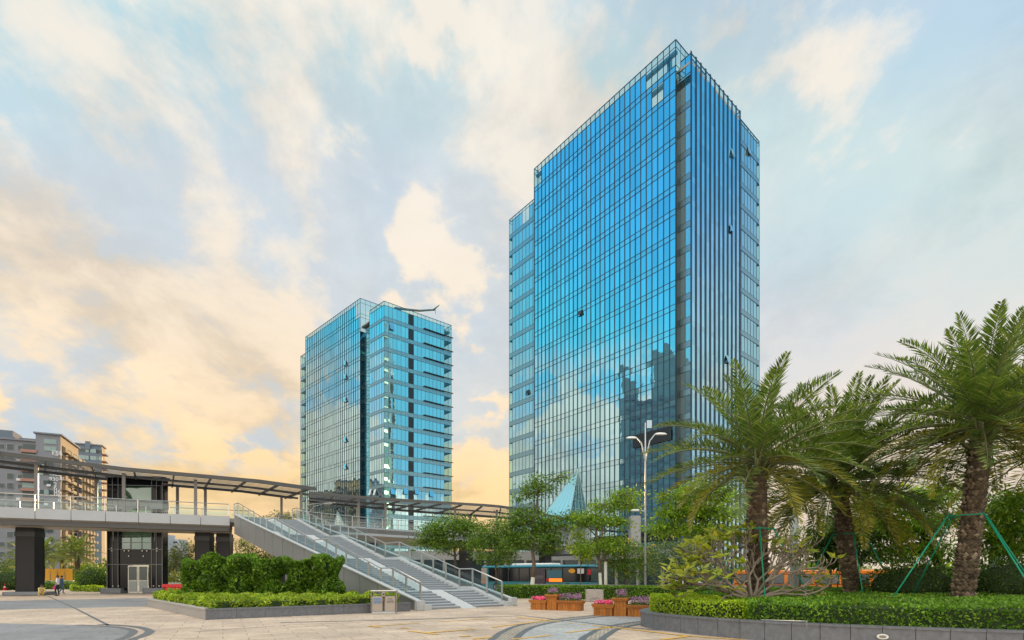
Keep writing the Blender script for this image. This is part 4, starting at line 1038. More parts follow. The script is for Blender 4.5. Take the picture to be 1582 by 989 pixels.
a, c = XY(972.5, 78), XY(988.5, 78); q = MB(); q.box(V3((a+c)/2, hz(818, 78)-0.3), ((c-a).length, 1.5, 4.4), bev=0.05)
tag(q.build('vent_shaft', M_PODW, origin=V3((a+c)/2, 4.0)), 'pale stone ventilation shaft beside the white street lamp', 'shaft')

# ------------------------------------------------------------------ plants
L_HEDGE = leaf_mat('hedge leaf', (0.055, 0.145, 0.014), (0.19, 0.36, 0.03), (0.32, 0.48, 0.055))
L_LIME = leaf_mat('lime hedge leaf', (0.17, 0.30, 0.015), (0.46, 0.60, 0.04), (0.58, 0.68, 0.08))
L_TALL = leaf_mat('tall hedge leaf', (0.035, 0.100, 0.012), (0.165, 0.31, 0.025), (0.32, 0.48, 0.05))
L_LOW = leaf_mat('low shrub leaf', (0.126, 0.238, 0.020), (0.392, 0.504, 0.042), (0.518, 0.588, 0.070))
L_TREE = leaf_mat('tree leaf', (0.045, 0.115, 0.014), (0.16, 0.29, 0.03), (0.28, 0.38, 0.05))
L_TREEB = leaf_mat('bright tree leaf', (0.08, 0.18, 0.014), (0.27, 0.42, 0.03), (0.40, 0.50, 0.06))
L_OLIVE = leaf_mat('olive leaf', (0.070, 0.119, 0.031), (0.238, 0.280, 0.077), (0.378, 0.350, 0.098))
L_BLUE = leaf_mat('grey green leaf', (0.056, 0.119, 0.063), (0.182, 0.280, 0.140), (0.280, 0.364, 0.168))
L_DARK = leaf_mat('dark shrub leaf', (0.028, 0.063, 0.014), (0.091, 0.168, 0.031), (0.140, 0.224, 0.042))
L_PALM = leaf_mat('palm leaflet', (0.052, 0.108, 0.024), (0.185, 0.265, 0.062), (0.30, 0.34, 0.10), trans=0.32, rough=0.4)
L_PALMY = leaf_mat('yellowing palm leaflet', (0.15, 0.17, 0.025), (0.36, 0.33, 0.05), (0.44, 0.38, 0.07), trans=0.3)
L_PLUM = leaf_mat('plumeria leaf', (0.182, 0.238, 0.035), (0.420, 0.476, 0.084), (0.600, 0.532, 0.084), trans=0.4)
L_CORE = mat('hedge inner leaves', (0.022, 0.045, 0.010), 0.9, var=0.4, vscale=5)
M_BARK = mat('grey brown bark', (0.17, 0.135, 0.10), 0.9, var=0.3, vscale=9, bump=0.5, bscale=25)
M_BARKD = mat('dark bark', (0.085, 0.065, 0.05), 0.9, var=0.3, vscale=9, bump=0.5, bscale=25)
M_WHITEB = mat('limewashed bark', (0.66, 0.66, 0.58), 0.85, var=0.12, vscale=8)
M_PTRUNK = leaf_mat('palm trunk scar', (0.075, 0.055, 0.038), (0.20, 0.148, 0.10), (0.36, 0.29, 0.215), trans=0.0, rough=0.9)
M_PCORE = mat('palm trunk core', (0.085, 0.062, 0.043), 0.95, var=0.4, vscale=12)
M_RACH = mat('palm rachis', (0.15, 0.16, 0.06), 0.6)
M_TWIG = mat('plumeria branch', (0.26, 0.215, 0.17), 0.8, var=0.2, vscale=9)

def unit(a): return a/np.maximum(np.linalg.norm(a, axis=-1, keepdims=True), 1e-9)
def leaf_quads(P, A, ln, wd, up=None, cup=0.0):
    """rhombic leaves: P foot points, A long axes (unit), ln and wd arrays"""
    N = len(P); r = rng.normal(size=(N, 3)) if up is None else up
    B = unit(np.cross(A, r)); ln = np.broadcast_to(np.asarray(ln, float), (N,))[:, None]; wd = np.broadcast_to(np.asarray(wd, float), (N,))[:, None]
    V = np.empty((N, 4, 3)); mid = P+A*ln*0.45
    V[:, 0] = P; V[:, 1] = mid+B*wd*0.5; V[:, 2] = P+A*ln; V[:, 3] = mid-B*wd*0.5
    return V
def sph(n): return unit(rng.normal(size=(n, 3)))

def hedge(name, label, poly, z0, z1, m, leaf=0.075, dens=420, wob=0.06, core_in=0.10, cat='hedge', group=None, up_bias=0.35, side_dens=1.0, wob_l=1.3, skip_core=False):
    """a clipped block of foliage over a plan polygon"""
    poly = [Vector((p[0], p[1])) for p in poly]; n = len(poly)
    ar = sum(poly[i].x*poly[(i+1) % n].y-poly[(i+1) % n].x*poly[i].y for i in range(n))
    if ar < 0: poly.reverse()
    A_ = np.array([[p.x, p.y] for p in poly])
    pts = []; nor = []
    # top
    lo, hi = A_.min(0), A_.max(0); area = (hi-lo).prod(); k = int(area*dens); q = rng.uniform(lo, hi, size=(k, 2))
    ins = np.zeros(k, bool)
    for i in range(n):
        a, b_ = A_[i], A_[(i+1) % n]
        c = ((a[1] > q[:, 1]) != (b_[1] > q[:, 1])); 
        with np.errstate(divide='ignore', invalid='ignore'): xi = (b_[0]-a[0])*(q[:, 1]-a[1])/(b_[1]-a[1]+1e-12)+a[0]
        ins ^= c & (q[:, 0] < xi)
    q = q[ins]; w = lambda xy: wob*(np.sin(xy[:, 0]*wob_l*2.1+xy[:, 1]*1.7)+np.sin(xy[:, 0]*wob_l*0.9-xy[:, 1]*2.6+1.0)+0.6*np.sin(xy[:, 0]*5.3+xy[:, 1]*4.1))
    zt = z1+w(q)*0.6
    pts.append(np.c_[q, zt-rng.exponential(0.025, len(q))]); nor.append(np.tile([0, 0, 1.0], (len(q), 1)))
    for i in range(n):
        a, b_ = A_[i], A_[(i+1) % n]; e = b_-a; ln = np.linalg.norm(e); k = int(ln*(z1-z0)*dens*side_dens)
        if k < 1: continue
        t = rng.uniform(size=k); xy = a+e*t[:, None]; z = rng.uniform(z0, z1, size=k); no = np.array([e[1], -e[0]])/ln
        bul = wob*(np.sin(xy[:, 0]*wob_l*2.3+z*3.1+xy[:, 1]*2.0)+np.sin(z*5.0-xy[:, 0]*wob_l*1.7+xy[:, 1]))*0.7
        edge = np.clip((z-(z1-0.18))/0.18, 0, 1)**2*0.10
        xy = xy+no*(bul-edge-rng.exponential(0.03, k))[:, None]
        pts.append(np.c_[xy, z+w(xy)*0.6*((z-z0)/(z1-z0))]); nor.append(np.tile([no[0], no[1], 0.25], (k, 1)))
    P = np.concatenate(pts); Nn = np.concatenate(nor)
    Ax = unit(Nn*0.7+rng.normal(size=P.shape)*0.75+np.array([0, 0, up_bias]))
    s = leaf*rng.uniform(0.65, 1.3, len(P))
    V = leaf_quads(P-Ax*(s*0.5)[:, None], Ax, s, s*0.55)
    me = quads_mesh(name, V, m); c = A_.mean(0)
    if skip_core: 
        o = link_mesh(name, me, origin=(c[0], c[1], z0)); return tag(o, label, cat, group)
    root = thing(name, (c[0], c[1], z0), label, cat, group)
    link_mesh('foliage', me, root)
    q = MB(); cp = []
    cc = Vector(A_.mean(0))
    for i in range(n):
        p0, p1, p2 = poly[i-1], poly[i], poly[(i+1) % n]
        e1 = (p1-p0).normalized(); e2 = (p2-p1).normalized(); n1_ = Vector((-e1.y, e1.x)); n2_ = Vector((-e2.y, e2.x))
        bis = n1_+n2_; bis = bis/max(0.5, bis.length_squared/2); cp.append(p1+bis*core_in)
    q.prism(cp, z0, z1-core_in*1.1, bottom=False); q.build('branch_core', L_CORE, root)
    return root

def tree(name, label, base, trunk, blobs, m, leaf=0.2, lw=0.42, n=5000, group=None, bark=None, r0=0.14, white=0.0, droop=0.35, clus=0.42, fl=None, cat='tree', twigs=True, rosette=True, lobes=None):
    """trunk: points up the stem (world); blobs: (x,y,z,rx,ry,rz) masses of leaves"""
    bark = bark or M_BARK; root = thing(name, base, label, cat, group)
    T = [Vector(p) for p in trunk]; q = MB()
    if white > 0 and len(T) >= 2:
        zw = base[2]+white; k = next((i for i in range(1, len(T)) if T[i].z > zw), 1)
        f = (zw-T[k-1].z)/(T[k].z-T[k-1].z); mid = T[k-1].lerp(T[k], f)
        q.tube(T[:k]+[mid], [r0*1.15]*k+[r0], 9, mi=1); T2_ = [mid]+T[k:]
    else: T2_ = T
    nn = len(T2_); q.tube(T2_, [r0*(1-0.6*i/max(1, nn-1)) for i in range(nn)], 9)
    vols = np.array([b_[3]*b_[4]*b_[5] for b_ in blobs]); share = vols**0.75/np.sum(vols**0.75)
    cen = []; Pl = []; Al = []; S_ = []
    for bi, b_ in enumerate(blobs):
        c = np.array(b_[:3]); rr = np.array(b_[3:6]); nc = max(6, int(1.7*n*share[bi]/26))
        d = sph(nc); rad = rng.uniform(0.35, 1.0, nc)**0.55
        cc = c+d*rr*rad[:, None]
        # limb to the blob
        st = T[-1]; best = min(T[max(0, len(T)//3):], key=lambda p: (p-Vector(c)).length+max(0, p.z-c[2])*2); st = best
        mid = st.lerp(Vector(c), 0.5)+Vector((rnd.uniform(-.2, .2), rnd.uniform(-.2, .2), rnd.uniform(0.0, .35)))
        q.tube([st, mid, Vector(c)], [r0*0.45, r0*0.3, r0*0.12], 6)
        if twigs:
            for k in range(0, nc, max(1, nc//14)):
                e = Vector(cc[k]); m2_ = Vector(c).lerp(e, 0.5)+Vector((0, 0, rnd.uniform(-.1, .15))); q.tube([Vector(c), m2_, e], [r0*0.13, r0*0.09, r0*0.04], 4, cap=False)
        per = 26
        for k in range(nc):
            kk = int(per*rnd.uniform(0.6, 1.4))
            dd = rng.normal(size=(kk, 3))*np.array([1, 1, 0.55])*clus*rnd.uniform(0.6, 1.15)
            p = cc[k]+dd
            if rosette: a = unit(unit(dd+1e-6)*0.8+rng.normal(size=(kk, 3))*0.45+np.array([0, 0, -droop]))
            else: a = unit(rng.normal(size=(kk, 3))+np.array([0, 0, -droop]))
            Pl.append(p); Al.append(a)
    P = np.concatenate(Pl); A_ = np.concatenate(Al); s = leaf*rng.uniform(0.6, 1.35, len(P))
    V = leaf_quads(P, A_, s, s*lw, up=unit(rng.normal(size=P.shape)*0.55+np.array([0, 0, 1.0])))
    q.build('trunk', [bark, M_WHITEB], root)
    cr = link_mesh('crown', quads_mesh('crown', V, m), root)
    if fl:
        mf, nf, sz = fl; idx = rng.choice(len(P), nf, replace=False); Vf = []
        for i in idx:
            dirs = sph(5)+np.array([0, -0.5, 0.4]); Vf.append(leaf_quads(np.repeat(P[i][None], 5, 0)+np.array([0, -0.15, 0.1]), unit(dirs), sz, sz*0.7))
        link_mesh('blossom', quads_mesh('blossom', np.concatenate(Vf), mf), cr)
    return root

def frond(P0, az, el, L, droop, nl, ll, wl, twist=0.0, ns=14):
    """a feather palm leaf: rachis points and leaflet quads"""
    pts = [np.array(P0, float)]; e = el; ds = L/ns; side0 = np.array([-math.sin(az), math.cos(az), 0])
    tang = []
    for i in range(ns):
        s = (i+0.5)/ns; e2 = el-droop*(s**1.6)
        t = np.array([math.cos(az)*math.cos(e2), math.sin(az)*math.cos(e2), math.sin(e2)]); tang.append(t); pts.append(pts[-1]+t*ds)
    pts = np.array(pts); tang = np.array(tang+[tang[-1]])
    s = np.linspace(0.13, 0.995, nl); f = s*ns; i0 = np.minimum(f.astype(int), ns-1); fr = (f-i0)[:, None]
    P = pts[i0]*(1-fr)+pts[np.minimum(i0+1, ns)]*fr; T = tang[i0]
    up = unit(np.cross(T, side0)); up = np.where(up[:, 2:3] < 0, -up, up)
    V = []
    for sg in (-1, 1):
        fw = 0.55+0.65*s[:, None]
        A = unit(side0*sg*1.0+T*fw+up*(0.42+twist*sg)+rng.normal(size=(nl, 3))*0.17)
        ln = ll*np.clip(np.sin(np.pi*(0.16+0.80*s))**0.75, 0.25, 1)*rng.uniform(0.85, 1.12, nl)
        V.append(leaf_quads(P, A, ln, wl*rng.uniform(0.8, 1.2, nl), up=up+rng.normal(size=(nl, 3))*0.25))
    return pts, np.concatenate(V)

def palm(name, label, base, top, r0, r1, L, nf=48, nl=64, ll=0.42, wl=0.045, group=None, scars=True, seed=1, el_lo=-0.38, yellow=0.22, az_bias=None):
    rr = random.Random(seed); root = thing(name, base, label, 'palm tree', group)
    B_, T_ = Vector(base), Vector(top); q = MB(); H_ = T_.z-B_.z
    N_ = 12; axis = []
    for i in range(N_+1):
        f = i/N_; axis.append(B_.lerp(T_, f)+Vector((math.sin(f*2.2)*0.05, math.cos(f*1.7)*0.05, 0)))
    rad = [r0*(1.12-0.12*min(1, i/3))*(1-f_*0.0) if False else r0+(r1-r0)*(i/N_)+(0.10*r0*max(0, 1-i/2.0)) for i, f_ in enumerate([0]*(N_+1))]
    q.tube(axis, [r*0.90 for r in rad], 14, mi=1)
    if scars:
        nring = int(H_/0.105); per = 13
        for j in range(nring):
            f = (j+0.5)/nring; c = B_.lerp(T_, f); r = r0+(r1-r0)*f+0.10*r0*max(0, 1-f*6)
            for k in range(per):
                a = 2*math.pi*(k+0.5*(j % 2))/per+rr.uniform(-.12, .12); o = Vector((math.cos(a), math.sin(a), 0)); s_ = Vector((-math.sin(a), math.cos(a), 0))
                w = 2*math.pi*r/per*rr.uniform(0.45, 0.70); h = 0.085*rr.uniform(0.6, 1.4); c = c+Vector((0, 0, rr.uniform(-.025, .025))); p = c+o*(r*0.86); out = r*0.19*rr.uniform(0.4, 1.7)
                tip = p+o*out+Vector((0, 0, h*0.35)); 
                q.add([p-s_*w+Vector((0, 0, 0)), p-Vector((0, 0, h)), p+s_*w, p+Vector((0, 0, h*0.9)), tip], [(0, 1, 4), (1, 2, 4), (2, 3, 4), (3, 0, 4)], 0)
    else: q.tube(axis, rad, 10, mi=0)
    # old leaf bases under the crown
    for k in range(26 if scars else 8):
        a = rr.uniform(0, 6.28); d = Vector((math.cos(a), math.sin(a), 0)); z = rr.uniform(-0.55, 0.15)
        p = T_+Vector((0, 0, z))+d*r1*0.7; q.tube([p, p+d*0.22+Vector((0, 0, 0.22)), p+d*0.45+Vector((0, 0, 0.55))], [0.06, 0.045, 0.03], 5, mi=2)
    q.build('trunk', [M_PTRUNK, M_PCORE, M_RACH], root)
    q = MB(); VV = []; MI = []; ga = 2.39996
    for k in range(nf):
        f = (k+0.5)/nf; el = el_lo+(1.36-el_lo)*(f**1.2)+rr.uniform(-.10, .10); az = k*ga+rr.uniform(-.2, .2)
        ln = L*rr.uniform(0.86, 1.08)*(0.80+0.20*math.sin(math.pi*min(1, f*1.1))); dr = rr.uniform(0.55, 1.15)*(1.0-0.2*f) if f < 0.9 else rr.uniform(0.35, 0.7)
        p0 = T_+Vector((math.cos(az), math.sin(az), 0))*r1*0.5+Vector((0, 0, 0.1+f*0.45))
        pts, V = frond(p0, az, el, ln, dr, nl, ll, wl, twist=rr.uniform(-.2, .2)); VV.append(V)
        MI.append(np.full(len(V), 1 if (f < yellow and rr.random() < 0.6) else 0))
        q.tube([Vector(p) for p in pts[::2]], [0.035*(1-0.85*i/(len(pts[::2])-1)) for i in range(len(pts[::2]))], 4, cap=False)
    cr = link_mesh('crown', quads_mesh('crown', np.concatenate(VV), [L_PALM, L_PALMY], np.concatenate(MI)), root)
    q.build('frond_rib', M_RACH, cr)
    return root

# ---- near planter, right: two clipped hedges, palms and shrubs
RP = arc([(16.0, 9.6), (11.6, 11.05), (8.6, 12.35), (6.4, 13.85), (5.1, 15.4), (4.35, 17.0), (4.3, 18.2), (4.9, 19.6), (6.6, 22.2), (9.2, 26.0), (12.5, 30.0)], 4)
back_r = [Vector((16, 34)), Vector((44, 34)), Vector((44, 8))]
ins = offl(RP, -0.30); ins2 = offl(RP, -0.42)
ki = 14; kj = 30
lime_poly = ins[ki:kj+1]+[Vector((6.9, 20.6)), Vector((6.3, 18.2)), Vector((6.35, 16.2)), Vector((6.45, 14.9))]
hedge('hedge', 'bright lime clipped hedge at the rounded end of the right planter', lime_poly, 0.42, 0.98, L_LIME, leaf=0.085, dens=620, wob=0.05)
dark_poly = ins[0:ki]+[Vector((6.55, 14.9)), Vector((6.45, 16.2)), Vector((6.4, 18.2)), Vector((7.0, 20.6)), Vector((9.6, 25.5)), Vector((12.5, 29.5)), Vector((17, 32)), Vector((34, 32)), Vector((34, 9.9))]
hedge('hedge', 'dark green clipped hedge filling the large right planter under the palms', dark_poly, 0.42, 1.0, L_HEDGE, leaf=0.085, dens=330, wob=0.05, side_dens=1.9)
palm('palm_tree', 'date palm with bare trunk rising behind the leafless plumeria, leftmost of the near palms', (8.15, 18.0, 0.4), (8.08, 18.0, 5.15), 0.36, 0.31, 3.85, nf=60, nl=66, ll=0.60, wl=0.042, seed=3, group='date palms on the right planter')
palm('palm_tree', 'leaning date palm with dark drooping crown, between the other near palms', (14.0, 22.2, 0.4), (13.3, 22.2, 5.25), 0.37, 0.32, 5.0, nf=108, nl=72, ll=0.62, wl=0.048, seed=8, group='date palms on the right planter', el_lo=-0.45)
palm('palm_tree', 'tallest date palm with thick trunk and green stake frame round it', (14.2, 17.2, 0.4), (14.85, 17.2, 6.15), 0.33, 0.29, 4.25, nf=84, nl=68, ll=0.60, wl=0.042, seed=21, group='date palms on the right planter')
palm('palm_tree', 'date palm at the right edge, only its fronds in view', (20.6, 20.5, 0.4), (20.4, 20.5, 6.3), 0.40, 0.36, 5.2, nf=64, nl=66, ll=0.62, wl=0.046, seed=33, group='date palms on the right planter')

# ---- plumeria: bare forking branches with leaf rosettes
def plumeria(base):
    root = thing('plumeria', base, 'spreading plumeria with bare grey branches and yellow green leaf tips', 'shrub')
    q = MB(); P, A_, S_ = [], [], []; rr = random.Random(5)
    def grow(p, d, ln, r, lev):
        e = p+d*ln; mid = p+d*ln*0.5+Vector((rr.uniform(-.04, .04), rr.uniform(-.04, .04), rr.uniform(-.05, .02)))
        q.tube([p, mid, e], [r, r*0.88, r*0.76], 6, cap=lev == 0)
        if lev == 0:
            lx = e.x-base[0]; pr = 0.85 if lx < -0.7 else (0.60 if lx < 0.8 else 0.42)
            if rr.random() < pr:
                k = rr.randint(3, 6) if lx < -.6 else rr.randint(2, 4)
                for i in range(k):
                    a = rr.uniform(0, 6.28); v = (d*0.35+Vector((math.cos(a), math.sin(a), rr.uniform(-.1, .55)))).normalized(); P.append(tuple(e)); A_.append(tuple(v)); S_.append(rr.uniform(0.2, 0.40))
            return
        for k in range(rr.choice((2, 2, 3))):
            a = rr.uniform(0, 6.28); side = d.orthogonal().normalized(); side = Matrix.Rotation(a, 3, d) @ side
            nd = (d+side*rr.uniform(0.45, 0.8)+Vector((0, 0, 0.12))).normalized(); grow(e, nd, ln*rr.uniform(0.62, 0.86), r*0.72, lev-1)
    b0 = Vector(base)
    for az, el, ln in ((3.0, .28, .95), (3.3, .45, 1.0), (2.75, .62, .95), (3.6, .2, .9), (2.4, .9, .85), (1.5, 1.15, .85), (0.9, .8, .85), (.35, .5, .95), (-.1, .32, 1.0), (-.4, .22, .95), (-1.2, .75, .8), (4.2, .6, .8)):
        grow(b0, Vector((math.cos(az)*math.cos(el), math.sin(az)*math.cos(el)*0.8, math.sin(el))).normalized(), ln*0.92, 0.055, 4)
    q.build('branch', M_TWIG, root)
    P = np.array(P); A_ = np.array(A_); S_ = np.array(S_)
    link_mesh('foliage', quads_mesh('foliage', leaf_quads(P, A_, S_, S_*0.40, up=unit(rng.normal(size=P.shape)*0.4+np.array([0, 0, 1.0]))), L_PLUM), root)
plumeria((7.5, 17.0, 0.92))

# ---- dark round shrubs behind the hedge
def shrub(label, c, r, m, n=5200, leaf=0.10, group=None, cat='shrub', name='shrub'):
    root = thing(name, (c[0], c[1], c[2]-r[2]), label, cat, group); d = sph(n); rad = 1-np.abs(rng.normal(size=n))*0.10
    lump = 1+0.10*np.sin(d[:, 0]*7+c[0])+0.10*np.sin(d[:, 1]*8+d[:, 2]*6+c[1])
    P = np.array(c)+d*np.array(r)*(rad*lump)[:, None]; A_ = unit(d+rng.normal(size=P.shape)*0.6+np.array([0, 0, .25])); s = leaf*rng.uniform(.6, 1.35, n)
    link_mesh('foliage', quads_mesh('foliage', leaf_quads(P, A_, s, s*0.55), m), root)
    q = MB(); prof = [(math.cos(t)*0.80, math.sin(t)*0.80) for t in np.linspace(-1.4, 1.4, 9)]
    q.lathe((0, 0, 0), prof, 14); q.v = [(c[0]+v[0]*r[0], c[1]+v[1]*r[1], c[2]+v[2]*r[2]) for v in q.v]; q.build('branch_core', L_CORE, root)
    return root
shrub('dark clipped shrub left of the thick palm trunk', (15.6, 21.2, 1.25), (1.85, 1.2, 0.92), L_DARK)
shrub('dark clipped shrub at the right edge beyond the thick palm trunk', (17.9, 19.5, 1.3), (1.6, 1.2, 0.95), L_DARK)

# ---- trees by the street
def B(px, py, d, w, h, dy=None): 
    p = XY(px, d); s = d/F; return (p.x, p.y, hz(py, d), w*s, (w*s*0.8 if dy is None else dy), h*s)
def stem(d, *pp): return [V3(XY(px, d), (0.0 if py is None else hz(py, d))) for px, py in pp]
G1 = 'street trees behind the far hedge'
tree('tree', 'umbrella crowned tree behind the stair railing, leftmost of the street trees', V3(XY(704, 50), 0), stem(50, (704, None), (703, 860), (701, 830), (698, 815)),
     [B(695, 812, 50, 38, 14), B(668, 822, 50, 22, 12), B(725, 815, 50, 24, 13), B(655, 838, 50, 18, 8), B(690, 840, 50, 30, 10), B(730, 838, 50, 18, 10)], L_TREE, leaf=0.24, n=5200, bark=M_BARKD, group=G1)
tree('tree', 'low leafy tree between the umbrella tree and the limewashed one', V3(XY(767, 47), 0), stem(47, (767, None), (766, 870), (764, 845)),
     [B(765, 818, 47, 26, 14), B(748, 835, 47, 24, 14), B(785, 838, 47, 24, 14), B(765, 858, 47, 32, 12)], L_TREE, leaf=0.22, n=4200, bark=M_BARKD, r0=0.1, group=G1)
tree('tree', 'tall tree with one limewashed trunk before the bus, reaching over the walkway roof', V3(XY(822, 44), 0), stem(44, (821, None), (825, 872), (822, 845), (823, 815), (828, 785), (832, 762)),
     [B(820, 798, 44, 38, 15), B(795, 815, 44, 26, 12), B(855, 815, 44, 30, 13), B(822, 832, 44, 46, 13), B(880, 800, 44, 22, 8), B(790, 838, 44, 22, 12), B(832, 752, 44, 24, 10), B(812, 764, 44, 18, 8), B(862, 738, 44, 17, 6), B(830, 742, 44, 14, 7), B(850, 845, 44, 20, 10)],
     L_TREE, leaf=0.23, n=6800, r0=0.17, white=1.55, clus=0.34, group=G1)
tree('tree', 'tree with twin limewashed trunks left of the white lamp post', V3(XY(930, 42.5), 0), stem(42.5, (929, None), (926, 868), (922, 830), (920, 800), (925, 785)),
     [B(905, 800, 42.5, 22, 9), B(935, 782, 42.5, 28, 9), B(962, 765, 42.5, 26, 8), B(970, 780, 42.5, 20, 7), B(930, 805, 42.5, 30, 9), B(960, 808, 42.5, 20, 7), B(920, 846, 42.5, 34, 10), B(945, 840, 42.5, 24, 10), B(895, 812, 42.5, 14, 7)],
     L_TREEB, leaf=0.22, n=5200, r0=0.13, white=1.9, clus=0.30, group=G1)
q = MB(); pp = stem(42.3, (936, None), (935.5, 868), (931, 835), (929, 802)); q.tube([pp[0], pp[1]], [0.14, 0.12], 8, mi=1); q.tube(pp[1:], [0.12, 0.1, 0.06], 8)
o = [x for x in COL.objects if x.get('label', '').startswith('tree with twin')][0]; q.build('trunk', [M_BARK, M_WHITEB], o)
tree('tree', 'small lime green sapling beside the bus front', V3(XY(897, 43.5), 0), stem(43.5, (897, None), (897, 870), (896, 845)),
     [B(896, 828, 43.5, 12, 9), B(888, 842, 43.5, 12, 8), B(900, 850, 43.5, 14, 8), B(905, 862, 43.5, 12, 8)], L_LIME, leaf=0.22, n=900, r0=0.05, group=G1, clus=0.26)
M_ORANGE = leaf_mat('orange blossom', (0.80, 0.42, 0.01), (0.85, 0.55, 0.04), trans=0.3)
tree('tree', 'bushy tree with orange yellow blossoms behind the lamp post', V3(XY(968, 44), 0), stem(44, (968, None), (968, 885), (968, 870)),
     [B(955, 848, 44, 26, 17), B(985, 850, 44, 28, 18), B(945, 872, 44, 20, 14), B(975, 878, 44, 32, 16), B(1003, 868, 44, 20, 18)], L_TREE, leaf=0.19, n=4200, r0=0.1, group=G1, fl=(M_ORANGE, 70, 0.14))
tree('tree', 'layered bright green tree in front of the tall tower corner', V3(XY(1090, 36), 0), stem(36, (1090, None), (1088, 860), (1084, 820), (1088, 780), (1095, 760)),
     [B(1050, 768, 36, 34, 8), B(1085, 752, 36, 34, 8), B(1110, 765, 36, 30, 10), B(1035, 795, 36, 30, 9), B(1070, 790, 36, 34, 10), B(1110, 792, 36, 36, 12), B(1030, 818, 36, 32, 9), B(1070, 818, 36, 36, 9), B(1115, 822, 36, 30, 10)],
     L_TREEB, leaf=0.24, n=6500, r0=0.16, clus=0.30, group=G1, bark=M_BARKD)
tree('tree', 'grey green bushy tree low behind the plumeria', V3(XY(1065, 39), 0), stem(39, (1065, None), (1065, 885), (1064, 865)),
     [B(1040, 850, 39, 28, 16), B(1075, 846, 39, 30, 16), B(1055, 872, 39, 40, 16), B(1100, 868, 39, 28, 18), B(1020, 872, 39, 22, 16)], L_BLUE, leaf=0.17, n=4200, r0=0.1, group=G1, rosette=False)
tree('tree', 'dark round leaved tree between two near palms', V3(XY(1282, 27), 0), stem(27, (1282, None), (1283, 880), (1285, 855)),
     [B(1285, 825, 27, 22, 16), B(1305, 835, 27, 26, 18), B(1275, 850, 27, 22, 14), B(1330, 830, 27, 20, 14), B(1300, 862, 27, 34, 14)], L_DARK, leaf=0.18, lw=0.6, n=4600, r0=0.09, rosette=False)
tree('tree', 'sparse tree with leaning trunk between the two right palms, sky showing through', V3(XY(1450, 27.5), 0), stem(27.5, (1456, None), (1448, 872), (1433, 840), (1420, 800), (1398, 778), (1378, 768)),
     [B(1365, 775, 27.5, 34, 14), B(1410, 768, 27.5, 34, 14), B(1450, 765, 27.5, 32, 12), B(1360, 815, 27.5, 36, 16), B(1405, 815, 27.5, 34, 16), B(1455, 805, 27.5, 32, 16), B(1375, 852, 27.5, 36, 14), B(1440, 850, 27.5, 36, 14), B(1345, 790, 27.5, 22, 12)],
     L_TREEB, leaf=0.27, lw=0.28, n=7500, r0=0.19, bark=M_BARKD, clus=0.42)
tree('tree', 'feathery sparse tree at the right edge behind the stakes', V3(XY(1565, 23.5), 0), stem(23.5, (1565, None), (1562, 860), (1560, 820)),
     [B(1545, 785, 23.5, 34, 10), B(1580, 770, 23.5, 36, 10), B(1550, 818, 23.5, 36, 12), B(1590, 815, 23.5, 30, 12), B(1560, 845, 23.5, 38, 12)], L_TREEB, leaf=0.27, lw=0.26, n=4200, r0=0.10, clus=0.42)
tree('tree', 'slender leafy tree behind the grey camera pole', V3(XY(1235, 30), 0), stem(30, (1235, None), (1236, 870), (1238, 840)),
     [B(1215, 828, 30, 24, 12), B(1248, 818, 30, 24, 12), B(1232, 848, 30, 30, 14)], L_OLIVE, leaf=0.2, lw=0.3, n=600, r0=0.07)
# far hedge in front of the street, street-side planting
HB = [Vector((-1.2, 40.6)), Vector((9.4, 36.4)), Vector((13.5, 33.4)), Vector((14.6, 34.8)), Vector((10.4, 38.2)), Vector((-0.5, 42.4))]
hedge('hedge', 'long low clipped hedge between the plaza and the street', HB, 0.0, 0.95, L_HEDGE, leaf=0.13, dens=230, wob=0.04, side_dens=1.4)
# ---- left planter
LP = [Vector((-11.5, 20.4)), Vector((-4.75, 25.4)), Vector((-5.5, 27.0)), Vector((-19.0, 41.0)), Vector((-23.0, 36.0)), Vector((-19.8, 29.5))]
def inset(poly, d):
    n = len(poly); out = []
    ar = sum(poly[i].x*poly[(i+1) % n].y-poly[(i+1) % n].x*poly[i].y for i in range(n)); sg = 1 if ar > 0 else -1
    for i in range(n):
        p0, p1, p2 = poly[i-1], poly[i], poly[(i+1) % n]; e1 = (p1-p0).normalized(); e2 = (p2-p1).normalized()
        a = Vector((-e1.y, e1.x))*sg; c = Vector((-e2.y, e2.x))*sg; bis = (a+c); bis = bis/max(0.4, bis.length_squared/2); out.append(p1+bis*d)
    return out
lp = inset(LP, 0.36)
hedge('shrub_bed', 'bed of low yellow green shrubs in the granite planter left of the stairs', lp, 0.34, 0.72, L_LOW, leaf=0.15, dens=150, wob=0.10, cat='shrub bed', side_dens=2.4, wob_l=3.0)
ORD = ('leftmost, by the red barrier', 'second from left', 'third from left, before the gap', 'fourth from left, after the gap', 'fifth from left', 'rightmost, nearest the stairs')
for k, (px, d_, w_, h_) in enumerate(((305, 28.6, 1.6, 2.50), (337, 28.2, 1.6, 2.62), (372, 28.0, 1.55, 2.66), (417, 27.9, 1.65, 2.50), (462, 28.2, 1.6, 2.42), (505, 28.4, 1.7, 2.60))):
    c_ = XY(px, d_); q_ = [c_+Vector((math.cos(a_)*w_*0.46*rnd.uniform(.9, 1.08), math.sin(a_)*0.85*rnd.uniform(.9, 1.1))) for a_ in [math.pi/4*i+0.39 for i in range(8)]]
    hedge('tall_shrub', 'tall clipped leafy shrub in the left planter, '+ORD[k], q_, 0.45, h_, L_TALL, leaf=0.17, dens=300, wob=0.16, core_in=0.26, side_dens=1.3, wob_l=1.6, cat='shrub', group='tall shrubs in the left planter')
